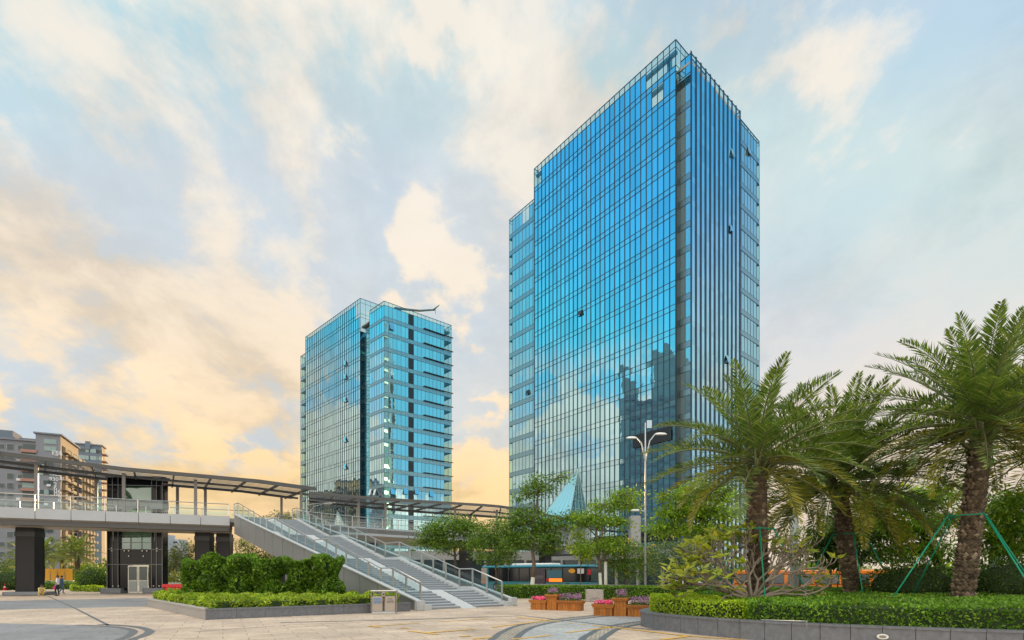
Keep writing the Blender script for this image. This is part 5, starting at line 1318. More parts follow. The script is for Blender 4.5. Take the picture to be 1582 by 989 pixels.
# ---- planting behind the near bridge
G2 = 'palms beyond the near bridge'
palm('palm_tree', 'far palm under the bridge beside the dark pier', V3(XY(64, 72), 0), V3(XY(66, 72), 4.3), 0.30, 0.26, 3.3, nf=34, nl=30, ll=0.5, wl=0.10, scars=False, seed=5, group=G2, yellow=0.1)
palm('palm_tree', 'far palm under the bridge nearest the lift shaft', V3(XY(119, 70), 0), V3(XY(119, 70), 4.2), 0.30, 0.26, 3.4, nf=36, nl=30, ll=0.5, wl=0.10, scars=False, seed=6, group=G2, yellow=0.1)
palm('palm_tree', 'far palm under the bridge between two other palms', V3(XY(96, 78), 0), V3(XY(95, 78), 4.1), 0.28, 0.24, 3.0, nf=30, nl=28, ll=0.5, wl=0.10, scars=False, seed=7, group=G2, yellow=0.1)
palm('palm_tree', 'far palm half hidden behind the dark bridge pier', V3(XY(40, 76), 0), V3(XY(38, 76), 3.9), 0.28, 0.24, 3.2, nf=30, nl=28, ll=0.5, wl=0.10, scars=False, seed=9, group=G2, yellow=0.1)
shrub('dense green shrub left of the lift shaft', (XY(145, 60).x, 60, 1.2), (1.8, 1.4, 1.7), L_TREE, n=2200, leaf=0.2)
shrub('dark shrub at the left edge under the bridge', (XY(8, 64).x, 64, 1.0), (2.2, 1.5, 1.5), L_DARK, n=2000, leaf=0.2)
hedge('hedge', 'bright green low hedge strip behind the standing man', [XY(112, 58), XY(160, 56), XY(160, 58.5), XY(108, 61)], 0, 0.62, L_LIME, leaf=0.16, dens=110, core_in=0.15)
hedge('hedge', 'dark green low hedge strip beyond the palms', [XY(-20, 70), XY(150, 66), XY(150, 68), XY(-20, 73)], 0, 0.9, L_HEDGE, leaf=0.2, dens=60, core_in=0.15)
tree('tree', 'olive round tree between the lift shaft and the bridge piers', V3(XY(290, 60), 0), stem(60, (290, None), (291, 870), (292, 855)),
     [B(290, 850, 60, 26, 13), B(270, 862, 60, 20, 13), B(318, 848, 60, 22, 12), B(300, 872, 60, 36, 14), B(262, 880, 60, 14, 14)], L_OLIVE, leaf=0.24, n=3600, r0=0.13)
tree('tree', 'green tree behind the stair side, next to the bridge piers', V3(XY(385, 62), 0), stem(62, (385, None), (385, 865), (384, 850)),
     [B(375, 842, 62, 24, 10), B(405, 852, 62, 26, 11), B(385, 866, 62, 36, 12), B(440, 868, 62, 34, 14), B(480, 875, 62, 30, 12)], L_TREE, leaf=0.24, n=3400, r0=0.13)
tree('tree', 'backlit tree top showing above the stairs beside a canopy post', V3(XY(438, 74), 0), stem(74, (438, None), (438, 850), (436, 805)),
     [B(428, 797, 74, 14, 6), B(448, 800, 74, 12, 7), B(438, 808, 74, 20, 6), B(410, 806, 74, 16, 5)], L_OLIVE, leaf=0.3, n=900, r0=0.14)
# far wood beyond the street, one mass
def mass(name, label, x0, x1, d, h, n, m):
    P = np.c_[rng.uniform(x0, x1, n), rng.uniform(d-3, d+6, n), np.zeros(n)]
    hh = h*(0.72+0.28*np.sin(P[:, 0]*0.21)+0.22*np.sin(P[:, 0]*0.57+1)+0.1*np.sin(P[:, 0]*1.9)); P[:, 2] = hh*rng.uniform(0, 1, n)**0.6
    A_ = sph(n); s = rng.uniform(0.5, 1.1, n); o = link_mesh(name, quads_mesh(name, leaf_quads(P, A_, s, s*0.7), m), origin=((x0+x1)/2, d, 0)); tag(o, label, 'wood', kind='stuff')
mass('far_wood', 'far belt of trees beyond the street', 34, 150, 118, 4.2, 9000, L_TREE)
mass('far_wood', 'far belt of trees behind the near bridge', -150, -62, 150, 5.5, 7000, L_OLIVE)

# ------------------------------------------------------------------ planter walls
def wall_run(root, pts, w, z1, m, cap=0.05, name='wall_block', gap=0.006, n_per=None, capm=None):
    pts = [Vector((p[0], p[1])) for p in pts]; inn = offl(pts, -w)
    for i in range(len(pts)-1):
        a, c, d, e = pts[i], pts[i+1], inn[i+1], inn[i]; t = (c-a).normalized()
        q = MB(); q.prism([a+t*gap, c-t*gap, d-t*gap, e+t*gap], 0, z1-cap); q.build(name, m, root)
        q = MB(); no = Vector((-t.y, t.x))*-1; q.prism([a-no*0.03+t*gap, c-no*0.03-t*gap, d+t*0-t*gap, e+t*gap], z1-cap+0.001, z1); q.build('coping', capm or m, root)
M_WALLG = mat('dark grey planter granite', (0.135, 0.145, 0.165), 0.45, var=0.3, vscale=8)
M_WALLL = mat('warm grey planter granite', (0.34, 0.32, 0.30), 0.6, var=0.2, vscale=8)
PR = thing('planter_wall', V3(RP[8], 0), 'dark granite wall of the large curved planter at right', 'planter')
# blocks follow the curve, each about a metre long
def resample(P, step):
    out = [P[0]]; acc = 0.0
    for i in range(len(P)-1):
        seg = (P[i+1]-P[i]).length; d = step-acc
        while d <= seg: out.append(P[i].lerp(P[i+1], d/seg)); d += step
        acc = (acc+seg) % step if False else seg-(d-step)
    return out
RPs = resample(RP, 0.62)
wall_run(PR, RPs, 0.30, 0.50, M_WALLG)
q = MB(); q.prism(offl(RP, -0.2)+[Vector((34, 33)), Vector((40, 9))], 0.0, 0.40, bottom=False); q.build('soil', M_SOIL, PR)
pl_ = along(Vector((8.6, 12.35)), Vector((3.0, -1.3)).normalized(), 1355)
LPn = thing('planter_wall', V3(LP[0], 0), 'low grey granite wall of the angular planter left of the stairs', 'planter')
def run_pts(a, c, n): return [a.lerp(c, i/n) for i in range(n+1)]
cw = [LP[5], LP[0], LP[1]]
# walls: long front, left return, hidden back
def straight_wall(root, a, c, n, z1, m, w=0.30):
    t = (c-a).normalized(); no = Vector((-t.y, t.x)); 
    for i in range(n):
        p, e = a.lerp(c, i/n)+t*0.004, a.lerp(c, (i+1)/n)-t*0.004
        q = MB(); q.prism([p, e, e+no*w, p+no*w], 0, z1-0.06); q.build('wall_block', m, root)
        q = MB(); q.prism([p-no*0.02, e-no*0.02, e+no*w, p+no*w], z1-0.059, z1); q.build('coping', m, root)
straight_wall(LPn, LP[0], LP[1], 8, 0.41, M_WALLG); straight_wall(LPn, LP[5], LP[0]-Vector((0.0, 0.0)), 10, 0.41, M_WALLL)
straight_wall(LPn, LP[4], LP[5], 5, 0.41, M_WALLL)
q = MB(); q.prism(inset(LP, 0.31), 0, 0.33, bottom=False); q.build('soil', M_SOIL, LPn)
# wall lamp on the right planter
tw = Vector((8.6, 12.35)); 
best = min(RPs, key=lambda p: abs(CX+F*p.x/p.y-1355)); i_ = RPs.index(best); tt = (RPs[i_+1]-RPs[i_-1]).normalized(); no = Vector((tt.y, -tt.x)); no = no if no.dot(Vector((0, -1))) > 0 else -no
M_LAMPW = mat('white lamp cover', (0.72, 0.72, 0.66), 0.3); 
wl = thing('wall_lamp', V3(best+no*0.05, 0.27), 'small oval white lamp set in the right planter wall', 'lamp')
def disc(c, no, rx, rz, dp, mi_m, name, parent):
    E = V3((-no.y, no.x), 0); n3 = V3(no, 0); q = MB(); k = 20
    f = [Vector(c)+E*(rx*math.cos(2*math.pi*i/k))+Vector((0, 0, rz*math.sin(2*math.pi*i/k))) for i in range(k)]
    q.add([p+n3*dp for p in f]+[p for p in f], [tuple(range(k))]+[(i, (i+1) % k, k+(i+1) % k, k+i) for i in range(k)]); 
    return q.build(name, mi_m, parent)
disc(V3(best+no*0.04, 0.27), no, 0.115, 0.062, 0.02, M_LAMPW, 'cover', wl); disc(V3(best+no*0.05, 0.27), no, 0.07, 0.03, 0.025, M_POST, 'lens', wl)
# small pipe frame in the hedge
pf_ = gp(1243, 989, 0); c_ = XY(1243, 12.9); pr = thing('pipe_frame', V3(c_, 0.45), 'small bent metal pipe at the front of the right hedge', 'pipe')
q = MB(); a = V3(c_+Vector((0.0, -0.10)), 0.46); q.tube([a, a+Vector((0, 0, 0.13)), a+Vector((-0.22, 0.03, 0.13)), a+Vector((-0.9, 0.40, 0.13))], 0.012, 6); q.build('pipe', M_STEEL, pr)

# ------------------------------------------------------------------ green stake frames round the palms
M_STAKE = mat('green painted stake', (0.0, 0.30, 0.17), 0.5)
def stakes(label, c, zt, hw, legs, rz):
    r = thing('stake_frame', V3(c, 0.5), label, 'tree stakes', 'green stake frames round the palms'); pts = []
    for i in range(4):
        a = rz+math.pi/4+i*math.pi/2; pts.append(V3(Vector(c)+Vector((math.cos(a), math.sin(a)))*hw*1.414, zt))
    for i in range(4):
        q = MB(); q.tube([pts[i], pts[(i+1) % 4]], 0.020, 6); q.build('rail', M_STAKE, r)
        o = (pts[i]-V3(Vector(c), zt)).normalized(); q = MB(); q.tube([pts[i]+Vector((0, 0, 0.04))-o*0.03, V3((pts[i]+o*legs).xy, 0.55)], 0.023, 6); q.build('leg', M_STAKE, r)
stakes('green stake frame round the trunk behind the plumeria', (8.12, 18.0), 3.2, 0.36, 1.25, 0.5)
stakes('green stake frame round the leaning palm trunk', (13.75, 22.2), 3.35, 0.42, 1.3, 0.5)
stakes('green stake frame round the tallest palm, its front leg upright', (14.4, 17.2), 3.55, 0.44, 2.0, math.pi/4)

# ------------------------------------------------------------------ wooden flower boxes
M_WOOD = mat('red brown wood stain', (0.36, 0.125, 0.014), 0.65, var=0.3, vscale=6, island=0.22)
M_STEM = leaf_mat('flower foliage', (0.06, 0.13, 0.03), (0.16, 0.26, 0.06), trans=0.35)
M_LAV = leaf_mat('lavender petals', (0.30, 0.15, 0.36), (0.50, 0.30, 0.56), (0.60, 0.42, 0.64), trans=0.3)
M_PINKF = leaf_mat('pink petals', (0.75, 0.06, 0.30), (0.90, 0.22, 0.48), (0.95, 0.45, 0.62), trans=0.3)
def wooden_box(root, c, w, d, h, rz, rim=0.16):
    ax, ay = Vector((math.cos(rz), math.sin(rz), 0)), Vector((-math.sin(rz), math.cos(rz), 0)); c = Vector((c[0], c[1], 0)); q = MB()
    n = max(3, round(w/0.13))
    for sgn, e, o, L_, dd in ((-1, ax, ay, w, d), (1, ax, ay, w, d), (-1, ay, ax, d, w), (1, ay, ax, d, w)):
        n = max(2, round(L_/0.13))
        for k in range(n):
            p = c+e*(L_*((k+0.5)/n-0.5))+o*(sgn*dd/2*0.97); q.box(p+Vector((0, 0, (h-rim)/2)), (L_/n-0.012, 0.03, h-rim), axes=(e, o, Vector((0, 0, 1))))
        for k, zz in enumerate((h-rim+0.035, h-0.055)):
            out = 0.03+0.03*k
            q.box(c+o*(sgn*(dd/2+out-0.0))+Vector((0, 0, zz)), (L_+2*out+0.03, 0.05, 0.075), axes=(e, o, Vector((0, 0, 1))))
    o_ = q.build('box', M_WOOD, root)
    q = MB(); q.box(c+Vector((0, 0, h-0.12)), (w*0.92, d*0.9, 0.06), axes=(ax, ay, Vector((0, 0, 1)))); q.build('soil', M_SOIL, o_)
def flowers(label, c, w, d, z, rz, kind, group):
    r = thing('flowers', (c[0], c[1], z), label, 'flowers', group); ax, ay = np.array([math.cos(rz), math.sin(rz), 0]), np.array([-math.sin(rz), math.cos(rz), 0])
    n = int(w*d*900); uv = rng.uniform(-0.5, 0.5, size=(n, 2)); P = np.array([c[0], c[1], z-0.06])+ax*(uv[:, :1]*w)+ay*(uv[:, 1:]*d)
    hgt = (0.30 if kind == 'lav' else 0.17)
    A_ = unit(rng.normal(size=(n, 3))*0.35+np.array([0, 0, 1.0])); ln = hgt*rng.uniform(.5, 1.0, n)
    link_mesh('foliage', quads_mesh('foliage', leaf_quads(P, A_, ln, ln*0.16 if kind == 'lav' else ln*0.5), M_STEM), r)
    m = int(w*d*(330 if kind == 'lav' else 300)); uv = rng.uniform(-0.5, 0.5, size=(m, 2)); Pf = np.array([c[0], c[1], z])+ax*(uv[:, :1]*w)+ay*(uv[:, 1:]*d)
    Pf[:, 2] += (rng.uniform(0.10, 0.34, m) if kind == 'lav' else rng.uniform(0.08, 0.17, m)); k = 5
    Q = np.repeat(Pf, k, 0)+rng.normal(size=(m*k, 3))*(np.array([.016, .016, .05]) if kind == 'lav' else np.array([.03, .03, .018]))
    s = (0.055 if kind == 'lav' else 0.085); link_mesh('blossom', quads_mesh('blossom', leaf_quads(Q, sph(m*k), s, s*0.8), M_LAV if kind == 'lav' else M_PINKF), r)
def flower_group(label, tail, c0, rz, grp, cut=None):
    r = thing('wooden_planter', (c0[0], c0[1], 0), label, 'planter', 'stepped wooden planters'); ax = Vector((math.cos(rz), math.sin(rz), 0)); ay = Vector((-math.sin(rz), math.cos(rz), 0))
    for off, dy, w, d, h, kind, nm in ((-0.86, 0.0, 0.78, 0.5, 0.50, 'pink', 'pink flowers in the low short box of the '), (-0.16, 0.02, 0.50, 0.5, 0.78, 'lav', 'tuft of lavender in the tall middle box of the '), (0.74, -0.03, 1.16, 0.5, 0.50, 'lav', 'row of lavender in the long box of the ')):
        p = Vector((c0[0], c0[1], 0))+ax*off+ay*dy; wooden_box(r, p, w, d, h, rz); flowers(nm+tail, (p.x, p.y), w*0.86, d*0.8, h-0.07, rz, kind, 'flowers in the wooden planters')
ga, gb = gp(826, 941), gp(887, 945)
flower_group('stepped wooden planter with pink and lavender flowers, nearer the stairs', 'planter nearer the stairs', ((ga+gb)/2+Vector((0.15, 0.25))), -0.42, None)
ga, gb = gp(926, 950), gp(1008, 955)
flower_group('stepped wooden planter with pink and lavender flowers, beside the lime hedge', 'planter beside the lime hedge', ((ga+gb)/2+Vector((0.05, 0.25))), -0.36, None)

# ------------------------------------------------------------------ litter bin
BIN = thing('litter_bin', V3(XY(593.5, 23.9), 0), 'grey twin litter bin with flat roof in front of the left planter', 'litter bin')
M_BIN = mat('taupe painted steel', (0.36, 0.325, 0.28), 0.45, 0.1, var=0.06)
bc = XY(593.5, 23.9); brz = 0.12; bx, by = Vector((math.cos(brz), math.sin(brz), 0)), Vector((-math.sin(brz), math.cos(brz), 0)); BZ = Vector((0, 0, 1))
def bb(dx, dy, z, sx, sy, sz, m, name, par=None, bev=0.012):
    q = MB(); q.box(V3(bc, z)+bx*dx+by*dy, (sx, sy, sz), axes=(bx, by, BZ), bev=bev); return q.build(name, m, par or BIN)
bb(0, 0, 0.05, 1.02, 0.46, 0.10, M_PALE, 'base'); 
bb(-0.27, 0, 0.44, 0.46, 0.44, 0.66, M_BIN, 'bin_box'); bb(0.27, 0, 0.44, 0.46, 0.44, 0.66, M_BIN, 'bin_box'); bb(0, 0.05, 0.50, 0.10, 0.3, 0.78, M_POST, 'ashtray_post')
ab = bb(0, -0.20, 0.86, 0.15, 0.12, 0.22, M_BIN, 'ashtray'); bb(0, -0.265, 0.86, 0.06, 0.02, 0.07, M_BLACK, 'ash_slot', ab, 0.003); bb(0, -0.235, 0.62, 0.09, 0.03, 0.16, mat('brown ash tray', (0.16, 0.08, 0.06), 0.6), 'ash_drawer', ab, 0.003)
for sx in (-0.53, 0.53): bb(sx, 0.0, 0.53, 0.04, 0.40, 0.86, M_BIN, 'side_frame')
bb(0, 0, 1.0, 1.14, 0.52, 0.05, M_STEEL, 'roof')
M_BLUE = mat('blue print', (0.05, 0.30, 0.75), 0.5); M_GREYT = mat('grey print', (0.22, 0.22, 0.22), 0.5)
def flat_text(root, body, P, E, no, size, m, name='lettering'):
    cu = bpy.data.curves.new(name, 'FONT'); cu.body = body; cu.size = size; cu.align_x = 'CENTER'; cu.align_y = 'CENTER'; cu.extrude = 0.004
    tmp = bpy.data.objects.new(name, cu); COL.objects.link(tmp); bpy.context.view_layer.update()
    me = bpy.data.meshes.new_from_object(tmp.evaluated_get(bpy.context.evaluated_depsgraph_get())); bpy.data.objects.remove(tmp); bpy.data.curves.remove(cu)
    me.materials.clear(); me.materials.append(m); o = bpy.data.objects.new(name, me); COL.objects.link(o)
    M = Matrix((Vector(E).normalized(), Vector((0, 0, 1)), Vector(no).normalized())).transposed().to_4x4(); M.translation = Vector(P)-OFF[root.name]; o.parent = root; o.matrix_local = M; return o
fy = -0.226
flat_text(BIN, '可回收', V3(bc, 0.63)+bx*-0.27+by*fy, bx, -by, 0.12, M_BLUE); flat_text(BIN, '回收物', V3(bc, 0.50)+bx*-0.27+by*fy, bx, -by, 0.12, M_BLUE)
flat_text(BIN, '不可', V3(bc, 0.64)+bx*0.28+by*fy, bx, -by, 0.10, M_GREYT); flat_text(BIN, '回收物', V3(bc, 0.53)+bx*0.28+by*fy, bx, -by, 0.10, M_GREYT)

# stone block by the far hedge
p = gp(918.5, 930); q = MB(); q.box(V3(p, 0.40), (1.13, 0.26, 0.80), rz=-0.25, bev=0.03)
M_STONE = mat('speckled granite', (0.36, 0.33, 0.31), 0.7, var=0.35, vscale=16, bump=0.3, bscale=40)
ston = thing('stone_marker', V3(p, 0), 'speckled granite marker block in front of the far hedge', 'stone'); q.build('slab', M_STONE, ston)
e_ = Vector((math.cos(-0.25), math.sin(-0.25))); no = Vector((e_.y, -e_.x))
q = MB(); k = [V3(p+e_*(x-0.0)+no*0.135, z) for x, z in ((-0.28, 0.06), (-0.27, 0.18), (-0.1, 0.24), (0.08, 0.22), (0.2, 0.30), (0.3, 0.18), (0.34, 0.05))]; q.tube(k, 0.013, 5); q.build('carved_line', M_POST, ston)

# ------------------------------------------------------------------ lamps and poles
M_LPOLE = mat('pale lamp paint', (0.48, 0.53, 0.56), 0.4)
M_HEAD = mat('lamp lens', (0.8, 0.82, 0.82), 0.2)
def lamp(label, px, d, ytop, arms, sign=None, group=None, low=None, r=0.075):
    c = XY(px, d); H_ = hz(ytop, d); root = thing('street_lamp', V3(c, 0), label, 'street lamp', group)
    q = MB(); q.tube([V3(c, 0), V3(c, 0.8)], [r*1.5, r*1.5], 10); q.tube([V3(c, 0.8), V3(c, H_*0.7), V3(c, H_)], [r*1.1, r*0.85, r*0.5], 10); q.build('pole', M_LPOLE, root)
    q = MB(); q.box(V3(c, 0.04), (r*5, r*5, 0.08)); q.build('base_plate', M_LPOLE, root)
    for (z0, px1, y1, hp, l) in arms:
        e = V3(XY(px1, d), hz(y1, d)); s = V3(c, hz(z0, d)); m_ = s.lerp(e, 0.45)+Vector((0, 0, (e.z-s.z)*0.32)); q = MB(); q.tube([s, m_, e], [0.06, 0.05, 0.045], 6); a = q.build('arm', M_LPOLE, root)
        t = Vector((1 if e.x > s.x else -1, 0, 0)); q = MB(); cc = e+t*(l*0.4)+Vector((0, 0, 0.02))
        q.lathe((0, 0, 0), [(0.02, -0.08), (0.5, -0.05), (0.52, 0.0), (0.38, 0.07), (0.05, 0.10)], 12); q.v = [(cc.x+v[0]*l*0.85, cc.y+v[1]*0.28, cc.z+v[2]*1.1) for v in q.v]; q.build('lamp_head', M_HEAD, a)
    if sign:
        x0, y0, x1, y1 = sign; a, b_ = XY(x0, d-0.1), XY(x1, d-0.1); q = MB(); q.box(V3((a+b_)/2, (hz(y0, d)+hz(y1, d))/2), ((b_-a).length, 0.06, hz(y0, d)-hz(y1, d))); q.build('solar_panel', mat('pale panel', (0.45, 0.62, 0.75), 0.2), root)
    return root
lamp('tall white street lamp with two curved arms in front of the tall tower', 997, 42, 653, [(712, 984, 677, 0, 1.0), (716, 1012, 671, 0, 1.1), (791, 989, 789, 0, 0.9)], (999.5, 650, 1007, 662), 'street lamps')
lamp('pale street lamp behind the stairs, arms over the footbridge', 474, 66, 772, [(796, 500, 778.5, 0, 1.3), (781, 505, 777, 0, 1.3)], None, 'street lamps', r=0.14)
M_GPOLE = mat('grey camera pole', (0.27, 0.30, 0.30), 0.5, 0.1)
cp_ = XY(1227, 33); cpo = thing('camera_pole', V3(cp_, 0), 'thick grey traffic pole with a camera arm between the palms', 'camera pole')
q = MB(); q.tube([V3(cp_, 0), V3(cp_, hz(790, 33))], 0.235, 14); q.build('pole', M_GPOLE, cpo); q = MB(); q.tube([V3(cp_, hz(790, 33)), V3(cp_, hz(776, 33))], 0.36, 14); q.build('pole_head', M_GPOLE, cpo)
q = MB(); e = V3(XY(1295, 31), hz(802, 31)); q.tube([V3(cp_, hz(786, 33)), e], [0.12, 0.07], 8); ar_ = q.build('arm', mat('pale arm', (0.42, 0.40, 0.40), 0.5), cpo)
q = MB(); q.box(e+Vector((-0.05, 0, 0.16)), (0.75, 0.28, 0.16), rz=0.1, bev=0.03); q.tube([e, e+Vector((0, 0, 0.12))], 0.03, 6); q.build('camera', M_HEAD, ar_)
q = MB(); q.box(V3(XY(1269, 32.2), hz(793, 32)), (0.18, 0.3, 0.22)); q.build('camera', M_GPOLE, ar_)
# pale pole at far right behind the stakes
cp2 = XY(1535, 26); q = MB(); q.tube([V3(cp2, 0), V3(cp2+Vector((0.15, 0)), hz(800, 26))], [0.22, 0.16], 10); tag(q.build('pole', mat('pale grey pole', (0.45, 0.47, 0.5), 0.5), origin=V3(cp2, 0)), 'pale grey pole behind the stakes of the tallest palm', 'pole')

# ------------------------------------------------------------------ street: guard rail, bus, car, coach
M_RAILG = mat('grey guard rail', (0.34, 0.36, 0.38), 0.5, 0.2)
gr = thing('guard_rail', V3(K0-ROAD*10-RN*0.3, 0), 'low grey street guard rail behind the far hedge', 'guard rail')
for zz in (0.55, 0.85):
    q = MB(); q.bar(V3(K0-ROAD*17-RN*0.35, zz), V3(K0+ROAD*9-RN*0.35, zz), 0.06, 0.09); q.build('rail', M_RAILG, gr)
for k in range(20):
    q = MB(); q.box(V3(K0+ROAD*(-17+k*1.35)-RN*0.35, 0.46), (0.07, 0.07, 0.92)); q.build('post', M_RAILG, gr)
M_TEAL = mat('teal bus paint', (0.015, 0.17, 0.20), 0.3, coat=0.4)
M_TEALL = mat('pale teal bus roof', (0.04, 0.28, 0.38), 0.35)
M_BUSG = mat('dark bus glass', (0.010, 0.012, 0.015), 0.08)
M_TYRE = mat('tyre rubber', (0.02, 0.02, 0.02), 0.9); M_RIM = mat('wheel rim', (0.4, 0.4, 0.42), 0.4, 0.6)
M_WHITEP = mat('white car paint', (0.78, 0.79, 0.80), 0.25, coat=0.5); M_ORNG = mat('orange coach paint', (0.72, 0.20, 0.015), 0.35, coat=0.3)
M_RED = mat('red plastic', (0.50, 0.02, 0.025), 0.45); M_LEDO = bpy.data.materials.new('orange route display'); M_LEDO.use_nodes = True
_b = M_LEDO.node_tree.nodes['Principled BSDF']; _b.inputs['Base Color'].default_value = (0.5, 0.1, 0.0, 1); _b.inputs['Emission Color'].default_value = (1.0, 0.22, 0.02, 1); _b.inputs['Emission Strength'].default_value = 0.7
class Veh:
    """a vehicle frame: x forward, y left, z up, from its rear axle side"""
    def __init__(s, root, rear, front, z0=-0.14):
        s.root = root; f = Vector((front[0]-rear[0], front[1]-rear[1])); s.L = f.length; f /= s.L; s.f = V3(f, 0); s.l = Vector((-f.y, f.x, 0)); s.o = V3(Vector((rear[0], rear[1])), z0)
    def p(s, x, y, z): return s.o+s.f*x+s.l*y+Vector((0, 0, z))
    def box(s, x0, x1, y0, y1, z0, z1, m, name, par=None, bev=0.0):
        q = MB(); q.box(s.p((x0+x1)/2, (y0+y1)/2, (z0+z1)/2), (x1-x0, abs(y1-y0), z1-z0), axes=(s.f, s.l, Vector((0, 0, 1))), bev=bev); return q.build(name, m, par or s.root)
    def wheel(s, x, y, r, w, par=None):
        q = MB(); q.tube([s.p(x, y-w/2, r), s.p(x, y+w/2, r)], r, 20); o = q.build('wheel', M_TYRE, par or s.root)
        q = MB(); sg = -1 if y < 0 else 1; q.tube([s.p(x, y+sg*(w/2-0.02), r), s.p(x, y+sg*(w/2+0.012), r)], r*0.6, 16); q.build('rim', M_RIM, o)
    def loft(s, prof, y0, y1, m, name, par=None, mi=None):
        """side outline (x,z) extruded across the width"""
        q = MB(); n = len(prof); a = [s.p(x, y0, z) for x, z in prof]; c = [s.p(x, y1, z) for x, z in prof]
        q.add(a+c, [tuple(range(n-1, -1, -1)), tuple(range(n, 2*n))]+[(i, (i+1) % n, n+(i+1) % n, n+i) for i in range(n)]); return q.build(name, m, par or s.root)
BUS = thing('city_bus', (3, 64, -0.14), 'teal city bus with dark windows passing behind the limewashed tree', 'bus')
v = Veh(BUS, (-3.0, 67.2), (9.0, 59.3)); L_ = v.L
v.box(0, L_, -1.25, 1.25, 0.32, 1.15, M_TEAL, 'body', bev=0.06); v.box(0.05, L_-0.05, -1.22, 1.22, 1.15, 2.75, M_BUSG, 'window_band', bev=0.05)
v.box(-0.02, L_+0.02, -1.26, 1.26, 2.75, 3.02, M_TEALL, 'roof', bev=0.07); v.box(L_*0.28, L_*0.68, -0.8, 0.8, 3.02, 3.26, M_WHITEP, 'air_conditioner', bev=0.06)
v.box(-0.05, 0.75, -1.275, 1.275, 1.15, 2.75, mat('beige rear panel', (0.35, 0.30, 0.26), 0.5), 'rear_panel'); v.box(-0.06, 0.9, -1.28, 1.28, 0.9, 1.5, mat('salmon panel', (0.50, 0.22, 0.15), 0.5), 'rear_panel')
v.box(0.75, 1.0, -1.275, 1.275, 1.15, 2.75, M_TEAL, 'pillar')
v.box(L_*0.50, L_*0.62, -1.30, -1.26, 0.40, 2.6, mat('dark door', (0.05, 0.035, 0.05), 0.25), 'door'); v.box(L_*0.64, L_*0.77, -1.29, -1.26, 1.55, 2.45, mat('teal side screen', (0.02, 0.12, 0.16), 0.2), 'side_window')
sg = v.box(L_*0.655, L_*0.77, -1.31, -1.27, 1.15, 1.52, M_LEDO, 'route_display'); v.box(L_*0.63, L_*0.655, -1.31, -1.27, 1.2, 1.5, M_RED, 'red_tag', sg)
q = MB(); k = 14; cc = v.p(L_*0.855, -1.30, 2.35); q.face([cc+v.f*(0.42*math.cos(2*math.pi*i/k))+Vector((0, 0, 0.25*math.sin(2*math.pi*i/k))) for i in range(k)]); q.build('round_sticker', mat('orange sticker', (0.70, 0.32, 0.02), 0.5), BUS)
v.box(L_*0.90, L_*0.955, -1.30, -1.27, 2.05, 2.6, mat('pale notice', (0.6, 0.55, 0.55), 0.6), 'notice')
v.box(L_*0.505, L_*0.61, -1.32, -1.30, 1.75, 1.80, M_GREYT, 'door_print'); v.box(L_*0.505, L_*0.60, -1.32, -1.30, 1.55, 1.60, M_GREYT, 'door_print')
M_BPIL = mat('bus pillar', (0.035, 0.04, 0.045), 0.4)
for k in range(1, 8): v.box(1.0+k*1.42, 1.10+k*1.42, -1.245, -1.215, 1.15, 2.75, M_BPIL, 'pillar')
v.box(1.0, L_-0.3, -1.262, -1.25, 0.86, 0.93, M_TEALL, 'trim_line')
for x in (2.2, L_-2.6):
    for y in (-1.15, 1.15): v.wheel(x, y, 0.5, 0.3)
v.box(L_, L_+0.03, -1.0, 1.0, 1.2, 2.6, mat('bus windscreen', (0.05, 0.07, 0.08), 0.08), 'windscreen'); v.box(L_-0.1, L_+0.25, -1.55, -1.42, 1.9, 2.5, M_RED, 'mirror', bev=0.03)
CAR = thing('parked_car', (15, 46, -0.14), 'white saloon car passing behind the plumeria', 'car')
v = Veh(CAR, (13.1, 47.1), (17.2, 44.4)); L_ = v.L
v.loft([(0.05, 0.35), (0.0, 0.75), (0.15, 0.92), (1.05, 0.98), (3.45, 0.95), (4.55, 0.80), (4.85, 0.62), (4.88, 0.35)], -0.9, 0.9, M_WHITEP, 'body')
cab = v.loft([(0.5, 0.94), (1.1, 1.38), (1.9, 1.53), (2.6, 1.49), (3.65, 0.92)], -0.72, 0.72, M_WHITEP, 'cabin')
for y0, y1 in ((-0.735, -0.70), (0.70, 0.735)):
    v.loft([(0.95, 1.0), (1.25, 1.34), (1.85, 1.43), (1.85, 1.0)], y0, y1, M_BUSG, 'side_window', cab); v.loft([(1.95, 1.0), (1.95, 1.43), (2.55, 1.40), (3.2, 1.0)], y0, y1, M_BUSG, 'side_window', cab)
for x in (1.0, 3.85):
    for y in (-0.8, 0.8): v.wheel(x, y, 0.32, 0.2)
COACH = thing('coach', (24, 41, -0.14), 'orange coach half hidden behind the palms', 'bus')
v = Veh(COACH, (18.6, 45.2), (28.2, 38.8)); L_ = v.L
v.box(0, L_, -1.2, 1.2, 0.35, 1.2, M_ORNG, 'body', bev=0.08); v.box(0.1, L_-0.1, -1.16, 1.16, 1.2, 1.9, mat('coach glass', (0.10, 0.12, 0.13), 0.1), 'window_band'); v.box(0, L_, -1.2, 1.2, 1.9, 2.25, M_ORNG, 'roof', bev=0.08)
for k in range(7): v.box(0.1+k*(L_-0.5)/6, 0.35+k*(L_-0.5)/6, -1.19, 1.19, 1.2, 1.9, M_ORNG, 'pillar')
for x in (2.0, L_-2.2):
    for y in (-1.1, 1.1): v.wheel(x, y, 0.45, 0.28)
v.box(3.2, 3.9, -1.22, -1.19, 0.6, 1.1, mat('white coach panel', (0.7, 0.72, 0.78), 0.4), 'panel')

